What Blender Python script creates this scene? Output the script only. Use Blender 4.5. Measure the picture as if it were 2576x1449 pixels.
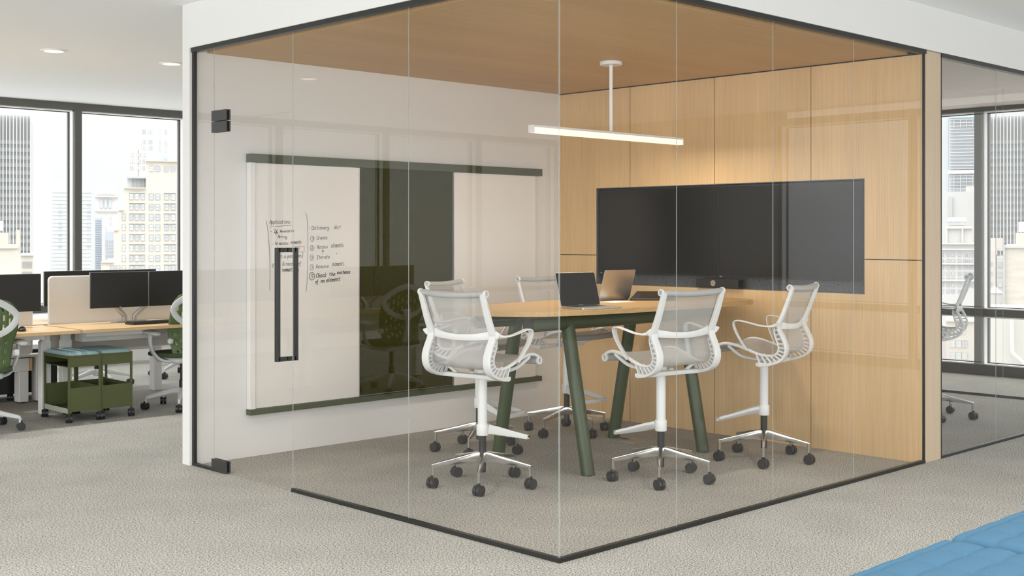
import bpy, bmesh, math, random
from math import sin, cos, pi, radians as R
from mathutils import Vector, Matrix
random.seed(3)
SC = bpy.context.scene
COL = SC.collection
for _o in list(bpy.data.objects): bpy.data.objects.remove(_o)

# ------------------------------------------------------------------ camera
cam = bpy.data.cameras.new('camera'); camo = bpy.data.objects.new('camera', cam); COL.objects.link(camo)
cam.sensor_width = 36.0; cam.lens = 36.0*3054/2576; cam.shift_y = -134.5/2576
cam.clip_start = .05; cam.clip_end = 2000
camo.location = (-4.029, -3.827, 1.5)
camo.rotation_euler = (R(90), 0, -math.atan2(.6977, .7164))
SC.camera = camo
# ------------------------------------------------------------------ sky (overcast: brighter overhead)
W = bpy.data.worlds.new('sky'); SC.world = W; W.use_nodes = True
nt = W.node_tree; nt.nodes.clear()
tc = nt.nodes.new('ShaderNodeTexCoord'); sp = nt.nodes.new('ShaderNodeSeparateXYZ'); mr = nt.nodes.new('ShaderNodeMapRange')
rp = nt.nodes.new('ShaderNodeValToRGB'); bg = nt.nodes.new('ShaderNodeBackground'); wo = nt.nodes.new('ShaderNodeOutputWorld')
nt.links.new(tc.outputs['Generated'], sp.inputs[0]); nt.links.new(sp.outputs['Z'], mr.inputs['Value'])
mr.inputs['From Min'].default_value = -1; mr.inputs['From Max'].default_value = 1
nt.links.new(mr.outputs[0], rp.inputs[0]); nt.links.new(rp.outputs[0], bg.inputs[0]); nt.links.new(bg.outputs[0], wo.inputs[0])
cr_ = rp.color_ramp; cr_.elements[0].position = 0; cr_.elements[0].color = (.25,.243,.23,1)
cr_.elements[1].position = 1; cr_.elements[1].color = (1.35,1.35,1.35,1)
e = cr_.elements.new(.46); e.color = (.245,.25,.252,1)
e = cr_.elements.new(.5); e.color = (.296,.304,.307,1)
e = cr_.elements.new(.553); e.color = (.312,.322,.327,1)
e = cr_.elements.new(.65); e.color = (.56,.575,.59,1)
e = cr_.elements.new(.8); e.color = (1.0,1.01,1.02,1)
bg.inputs['Strength'].default_value = 3.15
SC.view_settings.view_transform = 'Standard'; SC.view_settings.look = 'None'
SC.view_settings.gamma = 1.0; SC.view_settings.use_curve_mapping = False
SC.view_settings.exposure = 0.1
SC.cycles.use_denoising = True
SC.cycles.max_bounces = 12; SC.cycles.transparent_max_bounces = 24; SC.cycles.diffuse_bounces = 5; SC.cycles.glossy_bounces = 5
SC.cycles.sample_clamp_indirect = 6

def add_fill(loc,rot,sx,sy,power,col):
    # daylight area lamps, added to brighten the interior in place of unbuilt window walls
    l=bpy.data.lights.new('added_fill_lamp','AREA'); l.shape='RECTANGLE'; l.size=sx; l.size_y=sy; l.energy=power; l.color=col
    o=bpy.data.objects.new('added_fill_lamp',l); COL.objects.link(o); o.location=loc; o.rotation_euler=rot
add_fill((-11.2,-1.0,1.55),(0,R(-90),0),2.8,15,640,(.985,.992,1))
add_fill((-1.5,-8.2,1.55),(R(90),0,0),17,2.8,340,(.985,.992,1))
# ------------------------------------------------------------------ materials
def mat(name, col, rough=.5, metal=0, spec=.5, emis=None, es=0, bump=None):
    m = bpy.data.materials.new(name); m.use_nodes = True
    b = m.node_tree.nodes['Principled BSDF']
    b.inputs['Base Color'].default_value = (*col, 1); b.inputs['Roughness'].default_value = rough
    b.inputs['Metallic'].default_value = metal; b.inputs['Specular IOR Level'].default_value = spec
    if emis: b.inputs['Emission Color'].default_value = (*emis, 1); b.inputs['Emission Strength'].default_value = es
    if bump:
        n = m.node_tree; t = n.nodes.new('ShaderNodeTexNoise'); t.inputs['Scale'].default_value = bump[0]
        c = n.nodes.new('ShaderNodeTexCoord'); n.links.new(c.outputs['Object'], t.inputs['Vector'])
        bp = n.nodes.new('ShaderNodeBump'); bp.inputs['Strength'].default_value = bump[1]; bp.inputs['Distance'].default_value = .003
        n.links.new(t.outputs['Fac'], bp.inputs['Height']); n.links.new(bp.outputs[0], b.inputs['Normal'])
    return m
def noisy(name, stops, scale, stretch=(1,1,1), rough=.8, detail=4, bump=0, mix2=None, spec=.3, coord='Object'):
    """noise-driven colour ramp; stretch sets the grain direction"""
    m = mat(name, stops[0][1], rough, spec=spec); n = m.node_tree; b = n.nodes['Principled BSDF']
    c = n.nodes.new('ShaderNodeTexCoord'); mp = n.nodes.new('ShaderNodeMapping'); mp.inputs['Scale'].default_value = stretch
    t = n.nodes.new('ShaderNodeTexNoise'); t.inputs['Scale'].default_value = scale; t.inputs['Detail'].default_value = detail
    rr = n.nodes.new('ShaderNodeValToRGB')
    n.links.new(c.outputs[coord], mp.inputs[0]); n.links.new(mp.outputs[0], t.inputs['Vector']); n.links.new(t.outputs['Fac'], rr.inputs[0])
    el = rr.color_ramp.elements; el[0].position = stops[0][0]; el[0].color = (*stops[0][1],1)
    el[1].position = stops[-1][0]; el[1].color = (*stops[-1][1],1)
    for p, cc in stops[1:-1]:
        q = el.new(p); q.color = (*cc,1)
    out = rr.outputs[0]
    if mix2:      # (scale, stretch, lo, hi): large soft tone variation
        mp2 = n.nodes.new('ShaderNodeMapping'); mp2.inputs['Scale'].default_value = mix2[1]
        t2 = n.nodes.new('ShaderNodeTexNoise'); t2.inputs['Scale'].default_value = mix2[0]; t2.inputs['Detail'].default_value = 2
        m2 = n.nodes.new('ShaderNodeMapRange'); m2.inputs['From Min'].default_value = .3; m2.inputs['From Max'].default_value = .7
        m2.inputs['To Min'].default_value = mix2[2]; m2.inputs['To Max'].default_value = mix2[3]
        mu = n.nodes.new('ShaderNodeVectorMath'); mu.operation = 'SCALE'
        n.links.new(c.outputs[coord], mp2.inputs[0]); n.links.new(mp2.outputs[0], t2.inputs['Vector']); n.links.new(t2.outputs['Fac'], m2.inputs['Value'])
        n.links.new(out, mu.inputs[0]); n.links.new(m2.outputs[0], mu.inputs['Scale']); out = mu.outputs[0]
    n.links.new(out, b.inputs['Base Color'])
    if bump:
        bp = n.nodes.new('ShaderNodeBump'); bp.inputs['Strength'].default_value = bump; bp.inputs['Distance'].default_value = .004
        n.links.new(t.outputs['Fac'], bp.inputs['Height']); n.links.new(bp.outputs[0], b.inputs['Normal'])
    return m
def glass_mat(name, tint, refl=1.0):
    m = bpy.data.materials.new(name); m.use_nodes = True; n = m.node_tree; n.nodes.clear()
    lw = n.nodes.new('ShaderNodeLayerWeight'); lw.inputs['Blend'].default_value = .5
    p = n.nodes.new('ShaderNodeMath'); p.operation = 'POWER'; p.inputs[1].default_value = 5
    a = n.nodes.new('ShaderNodeMath'); a.operation = 'MULTIPLY_ADD'; a.inputs[1].default_value = .9*refl; a.inputs[2].default_value = .042*refl; a.use_clamp = True
    tr = n.nodes.new('ShaderNodeBsdfTransparent'); tr.inputs[0].default_value = (*tint,1)
    gl = n.nodes.new('ShaderNodeBsdfGlossy'); gl.inputs['Roughness'].default_value = 0.0
    mx = n.nodes.new('ShaderNodeMixShader'); o = n.nodes.new('ShaderNodeOutputMaterial')
    n.links.new(lw.outputs['Facing'], p.inputs[0]); n.links.new(p.outputs[0], a.inputs[0]); n.links.new(a.outputs[0], mx.inputs[0])
    n.links.new(tr.outputs[0], mx.inputs[1]); n.links.new(gl.outputs[0], mx.inputs[2]); n.links.new(mx.outputs[0], o.inputs[0])
    return m
def sling_mat(name, col, hole):
    m = bpy.data.materials.new(name); m.use_nodes = True; n = m.node_tree; b = n.nodes['Principled BSDF']
    b.inputs['Base Color'].default_value = (*col,1); b.inputs['Roughness'].default_value = .6
    tr = n.nodes.new('ShaderNodeBsdfTransparent'); mx = n.nodes.new('ShaderNodeMixShader'); o = n.nodes['Material Output']
    c = n.nodes.new('ShaderNodeTexCoord'); ch = n.nodes.new('ShaderNodeTexBrick')
    ch.inputs['Scale'].default_value = 260; ch.inputs['Color1'].default_value = (hole+.12,)*3+(1,); ch.inputs['Color2'].default_value = (hole+.02,)*3+(1,); ch.inputs['Mortar'].default_value = (max(0,hole-.2),)*3+(1,)
    n.links.new(c.outputs['UV'], ch.inputs['Vector'])
    n.links.new(ch.outputs['Color'], mx.inputs[0]); n.links.new(b.outputs[0], mx.inputs[1]); n.links.new(tr.outputs[0], mx.inputs[2]); n.links.new(mx.outputs[0], o.inputs[0])
    return m

M = {}
M['white_wall'] = mat('white wall paint', (.72,.715,.70), .7, bump=(60,.05))
M['fascia'] = mat('white plaster', (.72,.725,.715), .7)
M['ceiling'] = mat('white ceiling paint', (.885,.905,.915), .85)
M['tile'] = mat('warm ceiling panel', (.74,.665,.61), .8)
M['carpet'] = noisy('flecked carpet', [(.34,(.10,.096,.085)), (.45,(.30,.292,.265)), (.54,(.46,.448,.41)), (.66,(.62,.605,.56))], 115, (1,1.3,1), .95, 3, .4, (2.2,(1,1,1),.93,1.06), .1)
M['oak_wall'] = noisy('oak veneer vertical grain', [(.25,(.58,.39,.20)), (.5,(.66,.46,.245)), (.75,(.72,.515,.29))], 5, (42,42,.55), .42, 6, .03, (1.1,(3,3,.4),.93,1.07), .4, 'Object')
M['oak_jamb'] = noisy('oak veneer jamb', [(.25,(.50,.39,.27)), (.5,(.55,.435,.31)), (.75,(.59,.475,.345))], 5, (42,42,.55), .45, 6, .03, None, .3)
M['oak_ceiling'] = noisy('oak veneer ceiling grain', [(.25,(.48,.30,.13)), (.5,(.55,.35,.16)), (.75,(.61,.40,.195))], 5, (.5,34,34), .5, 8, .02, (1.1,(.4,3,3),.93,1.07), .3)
M['oak_table'] = noisy('oak table top', [(.28,(.50,.31,.125)), (.5,(.57,.37,.165)), (.72,(.62,.42,.20))], 5, (.5,30,30), .4, 6, .02, None, .4)
M['oak_desk'] = noisy('pale oak desk top', [(.28,(.58,.39,.20)), (.5,(.65,.455,.25)), (.72,(.70,.50,.29))], 5, (.5,30,30), .4, 7, .02, None, .4)
M['black_frame'] = mat('black anodised metal', (.016,.016,.015), .35)
M['dark_gap'] = mat('dark joint', (.012,.009,.007), .9)
M['hinge'] = mat('dark grey metal', (.045,.045,.045), .4, .3)
M['silver'] = mat('silver trim', (.5,.52,.54), .3, .7)
M['mullion'] = mat('grey window mullion', (.125,.122,.110), .5)
M['sash'] = mat('white window reveal', (.93,.93,.92), .4)
M['gasket'] = mat('black window gasket', (.012,.012,.012), .5)
M['glass'] = glass_mat('partition glass', (.998,.997,.993), .75)
M['win_glass'] = glass_mat('window glass', (.99,.995,.99), .35)
M['glass_edge'] = sling_mat('polished glass edge', (.46,.50,.48), .60)
M['white_plastic'] = mat('white chair plastic', (.72,.725,.725), .4)
M['grey_plastic'] = mat('light grey chair plastic', (.62,.635,.63), .45)
M['sling'] = sling_mat('grey mesh fabric', (.48,.475,.46), .30)
M['roll'] = mat('grey mesh hem', (.40,.405,.40), .6, bump=(400,.2))
M['chrome'] = mat('polished aluminium', (.74,.73,.71), .16, 1.0)
M['black'] = mat('black plastic', (.018,.018,.019), .42)
M['caster'] = mat('charcoal caster plastic', (.022,.022,.024), .38)
M['olive'] = mat('olive powder coat', (.044,.064,.024), .36, bump=(500,.05))
M['rail_olive'] = mat('dark olive rail', (.052,.064,.028), .45)
M['felt_olive'] = noisy('olive felt', [(.35,(.022,.021,.002)), (.5,(.036,.034,.004)), (.65,(.058,.055,.010))], 420, (1,1,1), .95, 3, .3, None, .1)
M['felt_grey'] = noisy('speckled grey felt', [(.36,(.05,.052,.055)), (.5,(.13,.135,.14)), (.64,(.27,.275,.28))], 330, (1,1,1), .95, 3, .2, None, .1)
M['whiteboard'] = mat('whiteboard glass', (.77,.745,.715), .12, spec=.6)
M['ink'] = mat('black marker ink', (.03,.03,.032), .6)
M['red_ink'] = mat('red marker ink', (.55,.12,.10), .6)
M['screen'] = mat('black screen', (.008,.008,.008), .24, spec=.5)
M['screen2'] = mat('matte monitor screen', (.018,.018,.018), .32, spec=.5)
M['bezel'] = mat('black bezel', (.015,.015,.015), .4)
M['silver_lap'] = mat('silver laptop aluminium', (.55,.53,.51), .32, .85)
M['lamp_white'] = mat('white lamp metal', (.78,.77,.75), .4)
M['lamp_glow'] = mat('glowing diffuser', (.35,.33,.28), .5, emis=(1,.91,.70), es=1.0)
M['down_glow'] = mat('glowing downlight', (1,1,1), .5, emis=(1,.99,.96), es=3.0)
M['green_shell'] = mat('green chair shell', (.085,.135,.045), .5)
M['green_seat'] = mat('dark green seat', (.05,.075,.03), .8)
M['cushion'] = mat('pale blue fabric', (.33,.50,.545), .85, bump=(300,.3))
M['blue_quilt'] = noisy('blue upholstery weave', [(.3,(.058,.145,.235)), (.5,(.075,.178,.28)), (.7,(.095,.21,.315))], 700, (1,1,1), .9, 2, .12, None, .2)
M['cart_green'] = mat('olive cart steel', (.088,.105,.036), .5)
M['cart_lip'] = mat('pale cart lip', (.42,.45,.38), .5)
M['fabric'] = noisy('beige screen fabric', [(.35,(.56,.53,.48)), (.65,(.66,.63,.58))], 300, (1,1,1), .9, 2, .2, None, .1)
M['desk_white'] = mat('white desk metal', (.80,.79,.76), .45)
M['arm_silver'] = mat('silver twin-armed monitor stand', (.46,.46,.46), .35, .7)
M['paper'] = mat('white paper', (.8,.79,.76), .7)
M['plate'] = mat('floor box steel', (.40,.34,.28), .35, .6)

# ------------------------------------------------------------------ geometry helpers
def smooth_pts(P, n=6, closed=False):
    P = [Vector(p) for p in P]; out = []; N = len(P)
    for i in range(N if closed else N-1):
        if closed: a,b,c,d = P[(i-1)%N],P[i],P[(i+1)%N],P[(i+2)%N]
        else: a,b,c,d = P[max(i-1,0)],P[i],P[i+1],P[min(i+2,N-1)]
        for k in range(n):
            t = k/n
            out.append(.5*((2*b)+(c-a)*t+(2*a-5*b+4*c-d)*t*t+(3*b-a-3*c+d)*t**3))
    if not closed: out.append(P[-1])
    return out
def lerp(a,b,t): return a+(b-a)*t
def samp(vals, n):
    """resample a list of numbers to n values"""
    out = []
    for i in range(n):
        f = i/(n-1)*(len(vals)-1); k = min(int(f), len(vals)-2); out.append(lerp(vals[k], vals[k+1], f-k))
    return out
class MB:
    def __init__(s): s.v=[]; s.f=[]; s.mi=[]; s.cur=0; s.uv={}
    def add(s, V, F, M4=None):
        o = len(s.v)
        for p in V:
            p = Vector(p)
            if M4 is not None: p = M4 @ p
            s.v.append(p)
        for f in F: s.f.append([o+i for i in f]); s.mi.append(s.cur)
        return s
    def box(s, x0,x1,y0,y1,z0,z1, M4=None):
        V=[(x0,y0,z0),(x1,y0,z0),(x1,y1,z0),(x0,y1,z0),(x0,y0,z1),(x1,y0,z1),(x1,y1,z1),(x0,y1,z1)]
        return s.add(V,[(0,3,2,1),(4,5,6,7),(0,1,5,4),(1,2,6,5),(2,3,7,6),(3,0,4,7)],M4)
    def prism(s, poly, z0, z1, axis='z', M4=None):
        n=len(poly)
        def P(a,b,c): return (a,b,c) if axis=='z' else ((c,a,b) if axis=='x' else (a,c,b))
        V=[P(p[0],p[1],z0) for p in poly]+[P(p[0],p[1],z1) for p in poly]
        F=[tuple(range(n))[::-1], tuple(range(n,2*n))]+[(i,(i+1)%n,n+(i+1)%n,n+i) for i in range(n)]
        return s.add(V,F,M4)
    def cyl(s, a, b, r0, r1=None, n=20, cap=True, M4=None):
        a=Vector(a); b=Vector(b); r1=r0 if r1 is None else r1; d=(b-a).normalized()
        u=d.cross(Vector((0,0,1)) if abs(d.z)<.9 else Vector((1,0,0))).normalized(); w=d.cross(u)
        V=[a+(u*cos(2*pi*i/n)+w*sin(2*pi*i/n))*r0 for i in range(n)]+[b+(u*cos(2*pi*i/n)+w*sin(2*pi*i/n))*r1 for i in range(n)]
        F=[(i,n+i,n+(i+1)%n,(i+1)%n) for i in range(n)]
        if cap: F+=[tuple(range(n)),tuple(range(n,2*n))[::-1]]
        return s.add(V,F,M4)
    def lathe(s, prof, n=24, M4=None):
        V=[];F=[]
        for r,z in prof: V+=[(r*cos(2*pi*i/n),r*sin(2*pi*i/n),z) for i in range(n)]
        for k in range(len(prof)-1):
            F+=[(k*n+i,k*n+(i+1)%n,(k+1)*n+(i+1)%n,(k+1)*n+i) for i in range(n)]
        F+=[tuple(range(n))[::-1], tuple(range((len(prof)-1)*n,len(prof)*n))]
        return s.add(V,F,M4)
    def sweep(s, path, hw, ht, side=None, n=8, closed=False, M4=None, pw=3.0):
        """sweep a rounded section along a path; hw = half width along side, ht = half thickness"""
        path=[Vector(p) for p in path]; N=len(path)
        hw = samp(hw,N) if isinstance(hw,(list,tuple)) else [hw]*N
        ht = samp(ht,N) if isinstance(ht,(list,tuple)) else [ht]*N
        V=[]; sd=Vector(side) if side is not None else None; prev=None
        for i in range(N):
            if closed: t=(path[(i+1)%N]-path[i-1]).normalized()
            else: t=(path[min(i+1,N-1)]-path[max(i-1,0)]).normalized()
            b = sd if sd is not None else (prev if prev is not None else (Vector((0,0,1)).cross(t) if abs(t.z)<.95 else Vector((0,1,0))))
            b=(b-t*b.dot(t)).normalized(); prev=b; nn=t.cross(b)
            for k in range(n):
                a=2*pi*(k+.5)/n; c,q=cos(a),sin(a); e=2/pw
                V.append(path[i]+b*hw[i]*math.copysign(abs(c)**e,c)+nn*ht[i]*math.copysign(abs(q)**e,q))
        F=[]
        for i in range(N if closed else N-1):
            j=(i+1)%N
            F+=[(i*n+k,i*n+(k+1)%n,j*n+(k+1)%n,j*n+k) for k in range(n)]
        if not closed: F+=[tuple(range(n))[::-1],tuple(range((N-1)*n,N*n))]
        return s.add(V,F,M4)
    def grid(s, fn, nu, nv, close_u=False, keep=None):
        o=len(s.v)
        for i in range(nu+1):
            for j in range(nv+1): s.v.append(Vector(fn(i/nu,j/nv))); s.uv[len(s.v)-1]=(i/nu,j/nv)
        for i in range(nu):
            for j in range(nv):
                if keep and not keep(i,j): continue
                s.f.append([o+i*(nv+1)+j,o+(i+1)*(nv+1)+j,o+(i+1)*(nv+1)+j+1,o+i*(nv+1)+j+1]); s.mi.append(s.cur)
        return s
    def build(s, name, mats, parent=None, smooth=True, bevel=0, solid=0, subs=0, **kw):
        me=bpy.data.meshes.new(name); me.from_pydata([tuple(p) for p in s.v],[],s.f)
        if not isinstance(mats,(list,tuple)): mats=[mats]
        for m in mats: me.materials.append(M[m] if isinstance(m,str) else m)
        me.polygons.foreach_set('material_index', s.mi)
        if s.uv:
            ul=me.uv_layers.new(name='UVMap')
            for l in me.loops: ul.data[l.index].uv=s.uv.get(l.vertex_index,(0,0))
        me.validate()
        if not s.uv:
            bm_=bmesh.new(); bm_.from_mesh(me); bmesh.ops.recalc_face_normals(bm_,faces=bm_.faces); bm_.to_mesh(me); bm_.free()
        me.update()
        if smooth:
            me.polygons.foreach_set('use_smooth',[True]*len(me.polygons))
            if hasattr(me,'set_sharp_from_angle'): me.set_sharp_from_angle(angle=R(35))
        o=bpy.data.objects.new(name,me); COL.objects.link(o)
        if parent is not None: o.parent=parent
        if solid:
            q=o.modifiers.new('solid','SOLIDIFY'); q.thickness=solid; q.offset=0
        if bevel:
            q=o.modifiers.new('bevel','BEVEL'); q.width=bevel; q.segments=2; q.limit_method='ANGLE'; q.angle_limit=R(40)
        if subs:
            q=o.modifiers.new('subs','SUBSURF'); q.levels=subs; q.render_levels=subs
        for k,v in kw.items(): o[k]=v
        return o
def tag(o,label,cat,group=None,kind=None):
    o['label']=label; o['category']=cat
    if group: o['group']=group
    if kind: o['kind']=kind
    return o
def thing(name,label,cat,loc=(0,0,0),rz=0,group=None):
    o=bpy.data.objects.new(name,None); COL.objects.link(o); o.location=loc; o.rotation_euler=(0,0,rz); o.empty_display_size=.1
    return tag(o,label,cat,group)
def struct_root(name,label,cat):
    o=thing(name,label,cat); o['kind']='structure'; return o
def struct(o,label,cat): tag(o,label,cat); o['kind']='structure'; return o
def kids(o): return [c for c in bpy.data.objects if c.parent==o]
KID={}
def dup(root,loc,rz,label,group=None,name=None):
    if root.name not in KID: KID[root.name]=[(c,[g for g in kids(c)]) for c in kids(root)]
    r=root.copy(); COL.objects.link(r); r.location=loc; r.rotation_euler=(0,0,rz); r['label']=label
    if group: r['group']=group
    for c,gs in KID[root.name]:
        cc=c.copy(); COL.objects.link(cc); cc.parent=r
        for g in gs:
            gg=g.copy(); COL.objects.link(gg); gg.parent=cc
    return r
def share(o,name=None,loc=None,parent=None,rot=None):
    c=o.copy(); COL.objects.link(c)
    if loc is not None: c.location=loc
    if rot is not None: c.rotation_euler=rot
    if parent is not None: c.parent=parent
    return c
def bx(name,m,parent,*a,bevel=0,**kw): return MB().box(*a).build(name,m,parent,smooth=False,bevel=bevel,**kw)

# ------------------------------------------------------------------ setting: floor, ceilings, walls
VW, UW, ZC, ZG = 9.55, 8.6, 3.0, 2.69       # window walls, ceiling height, glass height
UR, VR = 3.45, 3.28                          # meeting room back corner
struct(bx('floor','carpet',None,-14,UW+.25,-11,VW+.25,-.1,0),'flecked grey beige carpet floor','floor')
c=MB(); c.box(-10,3.6,-8,VW+.2,ZC,ZC+.15); c.box(3.6,UW+.2,-8,0,ZC,ZC+.15); c.box(3.6,UW+.2,3.37,VW+.2,ZC,ZC+.15)
struct(c.build('ceiling','ceiling',None,smooth=False),'plain white open office ceiling','ceiling')
w=MB(); w.box(-.03,UW,VR,VR+.09,0,ZC); struct(w.build('wall_white','white_wall',None,smooth=False),'white painted wall carrying the whiteboards','wall')
f=MB(); f.box(-.03,.10,-.03,VR,2.712,ZC); f.box(.10,UW+.1,-.03,.10,2.712,ZC)
struct(f.build('trim_1','fascia',None,smooth=False),'white bulkhead above the glass partitions','bulkhead')
# wood ceiling of the meeting room
wc=struct_root('ceiling_wood','oak veneer ceiling of the glass meeting room','ceiling')
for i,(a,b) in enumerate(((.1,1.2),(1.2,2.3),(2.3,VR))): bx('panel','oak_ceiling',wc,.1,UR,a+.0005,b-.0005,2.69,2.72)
bx('shadow_gap','dark_gap',wc,UR-.004,UR+.02,.05,VR,2.682,2.694)
# oak wall with recess for screens
ow=struct_root('wall_oak','oak panelled wall with recess for two screens','wall')
bx('backing','dark_gap',ow,UR+.09,UR+.2,.0,VR,0,2.71)
bx('core','dark_gap',ow,UR+.021,UR+.09,.0,.41,0,2.71); bx('core','dark_gap',ow,UR+.021,UR+.09,2.865,VR,0,2.71)
bx('core','dark_gap',ow,UR+.021,UR+.09,.41,2.865,0,1.085); bx('core','dark_gap',ow,UR+.021,UR+.09,.41,2.865,1.888,2.71)
g=.003; A,B=.415,2.857; Z0,Z1=1.093,1.882; ZS=1.331; VV=(.0,.833,1.666,2.494,VR)
def panel(poly): MB().prism(poly,UR,UR+.02,'x').build('panel','oak_wall',ow,smooth=False)
panel([(0,ZS+g),(A,ZS+g),(A,Z1),(.833-g,Z1),(.833-g,2.682),(0,2.682)])
panel([(0,0.0),(.833-g,0),(.833-g,Z0),(A,Z0),(A,ZS-g),(0,ZS-g)])
for i in (1,2):
    panel([(VV[i]+g,Z1),(VV[i+1]-g,Z1),(VV[i+1]-g,2.682),(VV[i]+g,2.682)])
    panel([(VV[i]+g,0),(VV[i+1]-g,0),(VV[i+1]-g,Z0),(VV[i]+g,Z0)])
panel([(VV[3]+g,Z1),(B,Z1),(B,ZS+g),(VR-.003,ZS+g),(VR-.003,2.682),(VV[3]+g,2.682)])
panel([(VV[3]+g,0),(VR-.003,0),(VR-.003,ZS-g),(B,ZS-g),(B,Z0),(VV[3]+g,Z0)])
rc=MB(); rc.box(UR+.075,UR+.089,A,B,Z0,Z1); rc.box(UR+.001,UR+.075,A,A+.006,Z0,Z1); rc.box(UR+.001,UR+.075,B-.006,B,Z0,Z1)
rc.box(UR+.001,UR+.075,A,B,Z0,Z0+.006); rc.box(UR+.001,UR+.075,A,B,Z1-.006,Z1)
rc.build('recess_lining','felt_grey',ow,smooth=False)
# oak jamb at the partition between the two rooms
jb=MB(); jb.box(3.475,3.69,-.012,0.12,0,2.71); struct(jb.build('trim_2','oak_jamb',None,smooth=False,bevel=.002),'oak faced end of the wall between the glass rooms','trim')
struct(bx('wall_dividing','white_wall',None,UR+.2,3.69,.12,VR,0,ZC),'dividing wall between the two glass rooms','wall')

# glass partitions -----------------------------------------------------------
def pane(parent,name,x0,x1,y0,y1,z0,z1,axis):
    """12 mm pane with polished vertical edges; axis = direction it runs along"""
    m=MB(); m.box(x0,x1,y0,y1,z0,z1)
    m.mi=[1,1,0,1,0,1] if axis=='x' else [1,1,1,0,1,0]
    return m.build(name,['glass','glass_edge'],parent,smooth=False)
GT=.004
gl=struct_root('wall_glass_left','frameless glass partition with the door','glass wall')
for a,b in ((.0035,1.0815),(1.0825,2.1415)): pane(gl,'pane',-GT/2,GT/2,a,b,.018,ZG-.004,'y')
pane(gl,'pane',-GT/2,GT/2,3.0245,VR-.004,.018,ZG-.004,'y')
pane(gl,'transom_pane',-GT/2,GT/2,2.1445,3.0215,2.219,ZG-.004,'y')
bx('bottom_channel','black_frame',gl,-.013,.013,-.013,2.143,0,.021); bx('bottom_channel','black_frame',gl,-.013,.013,3.023,VR,0,.018)
bx('top_channel','black_frame',gl,-.02,.02,-.02,VR,ZG-.006,2.713)
bx('side_channel','black_frame',gl,-.012,.012,VR-.022,VR+.001,0,ZG)
gr=struct_root('wall_glass_right','frameless glass partition across the meeting room','glass wall')
for i in range(4):
    a=.8625*i; pane(gr,'pane',(a+.0005) if i else .0024,a+.862,-GT/2,GT/2,.018,ZG-.004,'x')
bx('bottom_channel','black_frame',gr,.013,3.475,-.013,.013,0,.021)
bx('top_channel','black_frame',gr,.02,3.475,-.02,.02,ZG-.006,2.713)
bx('side_channel','black_frame',gr,3.455,3.476,-.010,.010,0,ZG)
g2=struct_root('wall_glass_meeting','glass partition of the neighbouring room','glass wall')
for a,b in ((3.70,4.554),(4.557,5.41),(5.413,6.27),(6.273,7.0)): pane(g2,'pane',a,b-.001,-GT/2,GT/2,.02,ZG-.004,'x')
bx('bottom_channel','hinge',g2,3.69,7.02,-.012,.012,0,.018); bx('top_channel','hinge',g2,3.69,7.02,-.022,.022,ZG-.006,2.713)
bx('side_channel','hinge',g2,3.69,3.70,-.014,.014,0,ZG)
g3=struct_root('wall_glass_far','glass end partition of the neighbouring room','glass wall')
for a,b in ((.03,1.02),(1.024,2.1),(2.104,VR-.01)): pane(g3,'pane',7.0-GT/2,7.0+GT/2,a,b,.02,2.85,'y')
bx('bottom_channel','black_frame',g3,6.985,7.015,.03,VR-.005,0,.022)
rc2=struct_root('ceiling_panels','warm grey panelled ceiling of the neighbouring room','ceiling')
for a,b in ((3.69,6.618),(6.622,UW+.02)):
    for c0,c1 in ((.1,1.438),(1.442,VR)): bx('ceiling_panel','tile',rc2,a,b,c0,c1,2.86,2.9)
bx('shadow_gap','dark_gap',rc2,3.7,UW,.1,VR,2.885,2.91)

# door ----------------------------------------------------------------------
dr=struct_root('door_1','frameless glass door with black pull handle','door')
pane(dr,'door_leaf',-GT/2,GT/2,2.1455,3.0205,.009,2.215,'y')
def patch(y0,y1,z0,z1):
    m=MB()
    for s in (-1,1): m.box(*sorted((s*.0055,s*.017)),y0,y1,z0,z1)
    m.box(-.006,.006,y0+.02,y1,z0+.006,z1-.006)
    return m.build('hinge_plate','hinge',dr,smooth=False,bevel=.0015)
patch(2.855,3.03,2.146,2.2135); patch(2.855,3.03,2.2175,2.285); patch(2.855,3.03,.004,.078)
hd=MB()
for s in (-1,1):
    hd.box(*sorted((s*.050,s*.075)),2.196,2.222,.757,1.422)
    for z0 in (.757,1.396): hd.box(*sorted((s*.0035,s*.060)),2.196,2.222,z0,z0+.026)
hd.build('handle','black_frame',dr,smooth=False,bevel=.0015)

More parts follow.
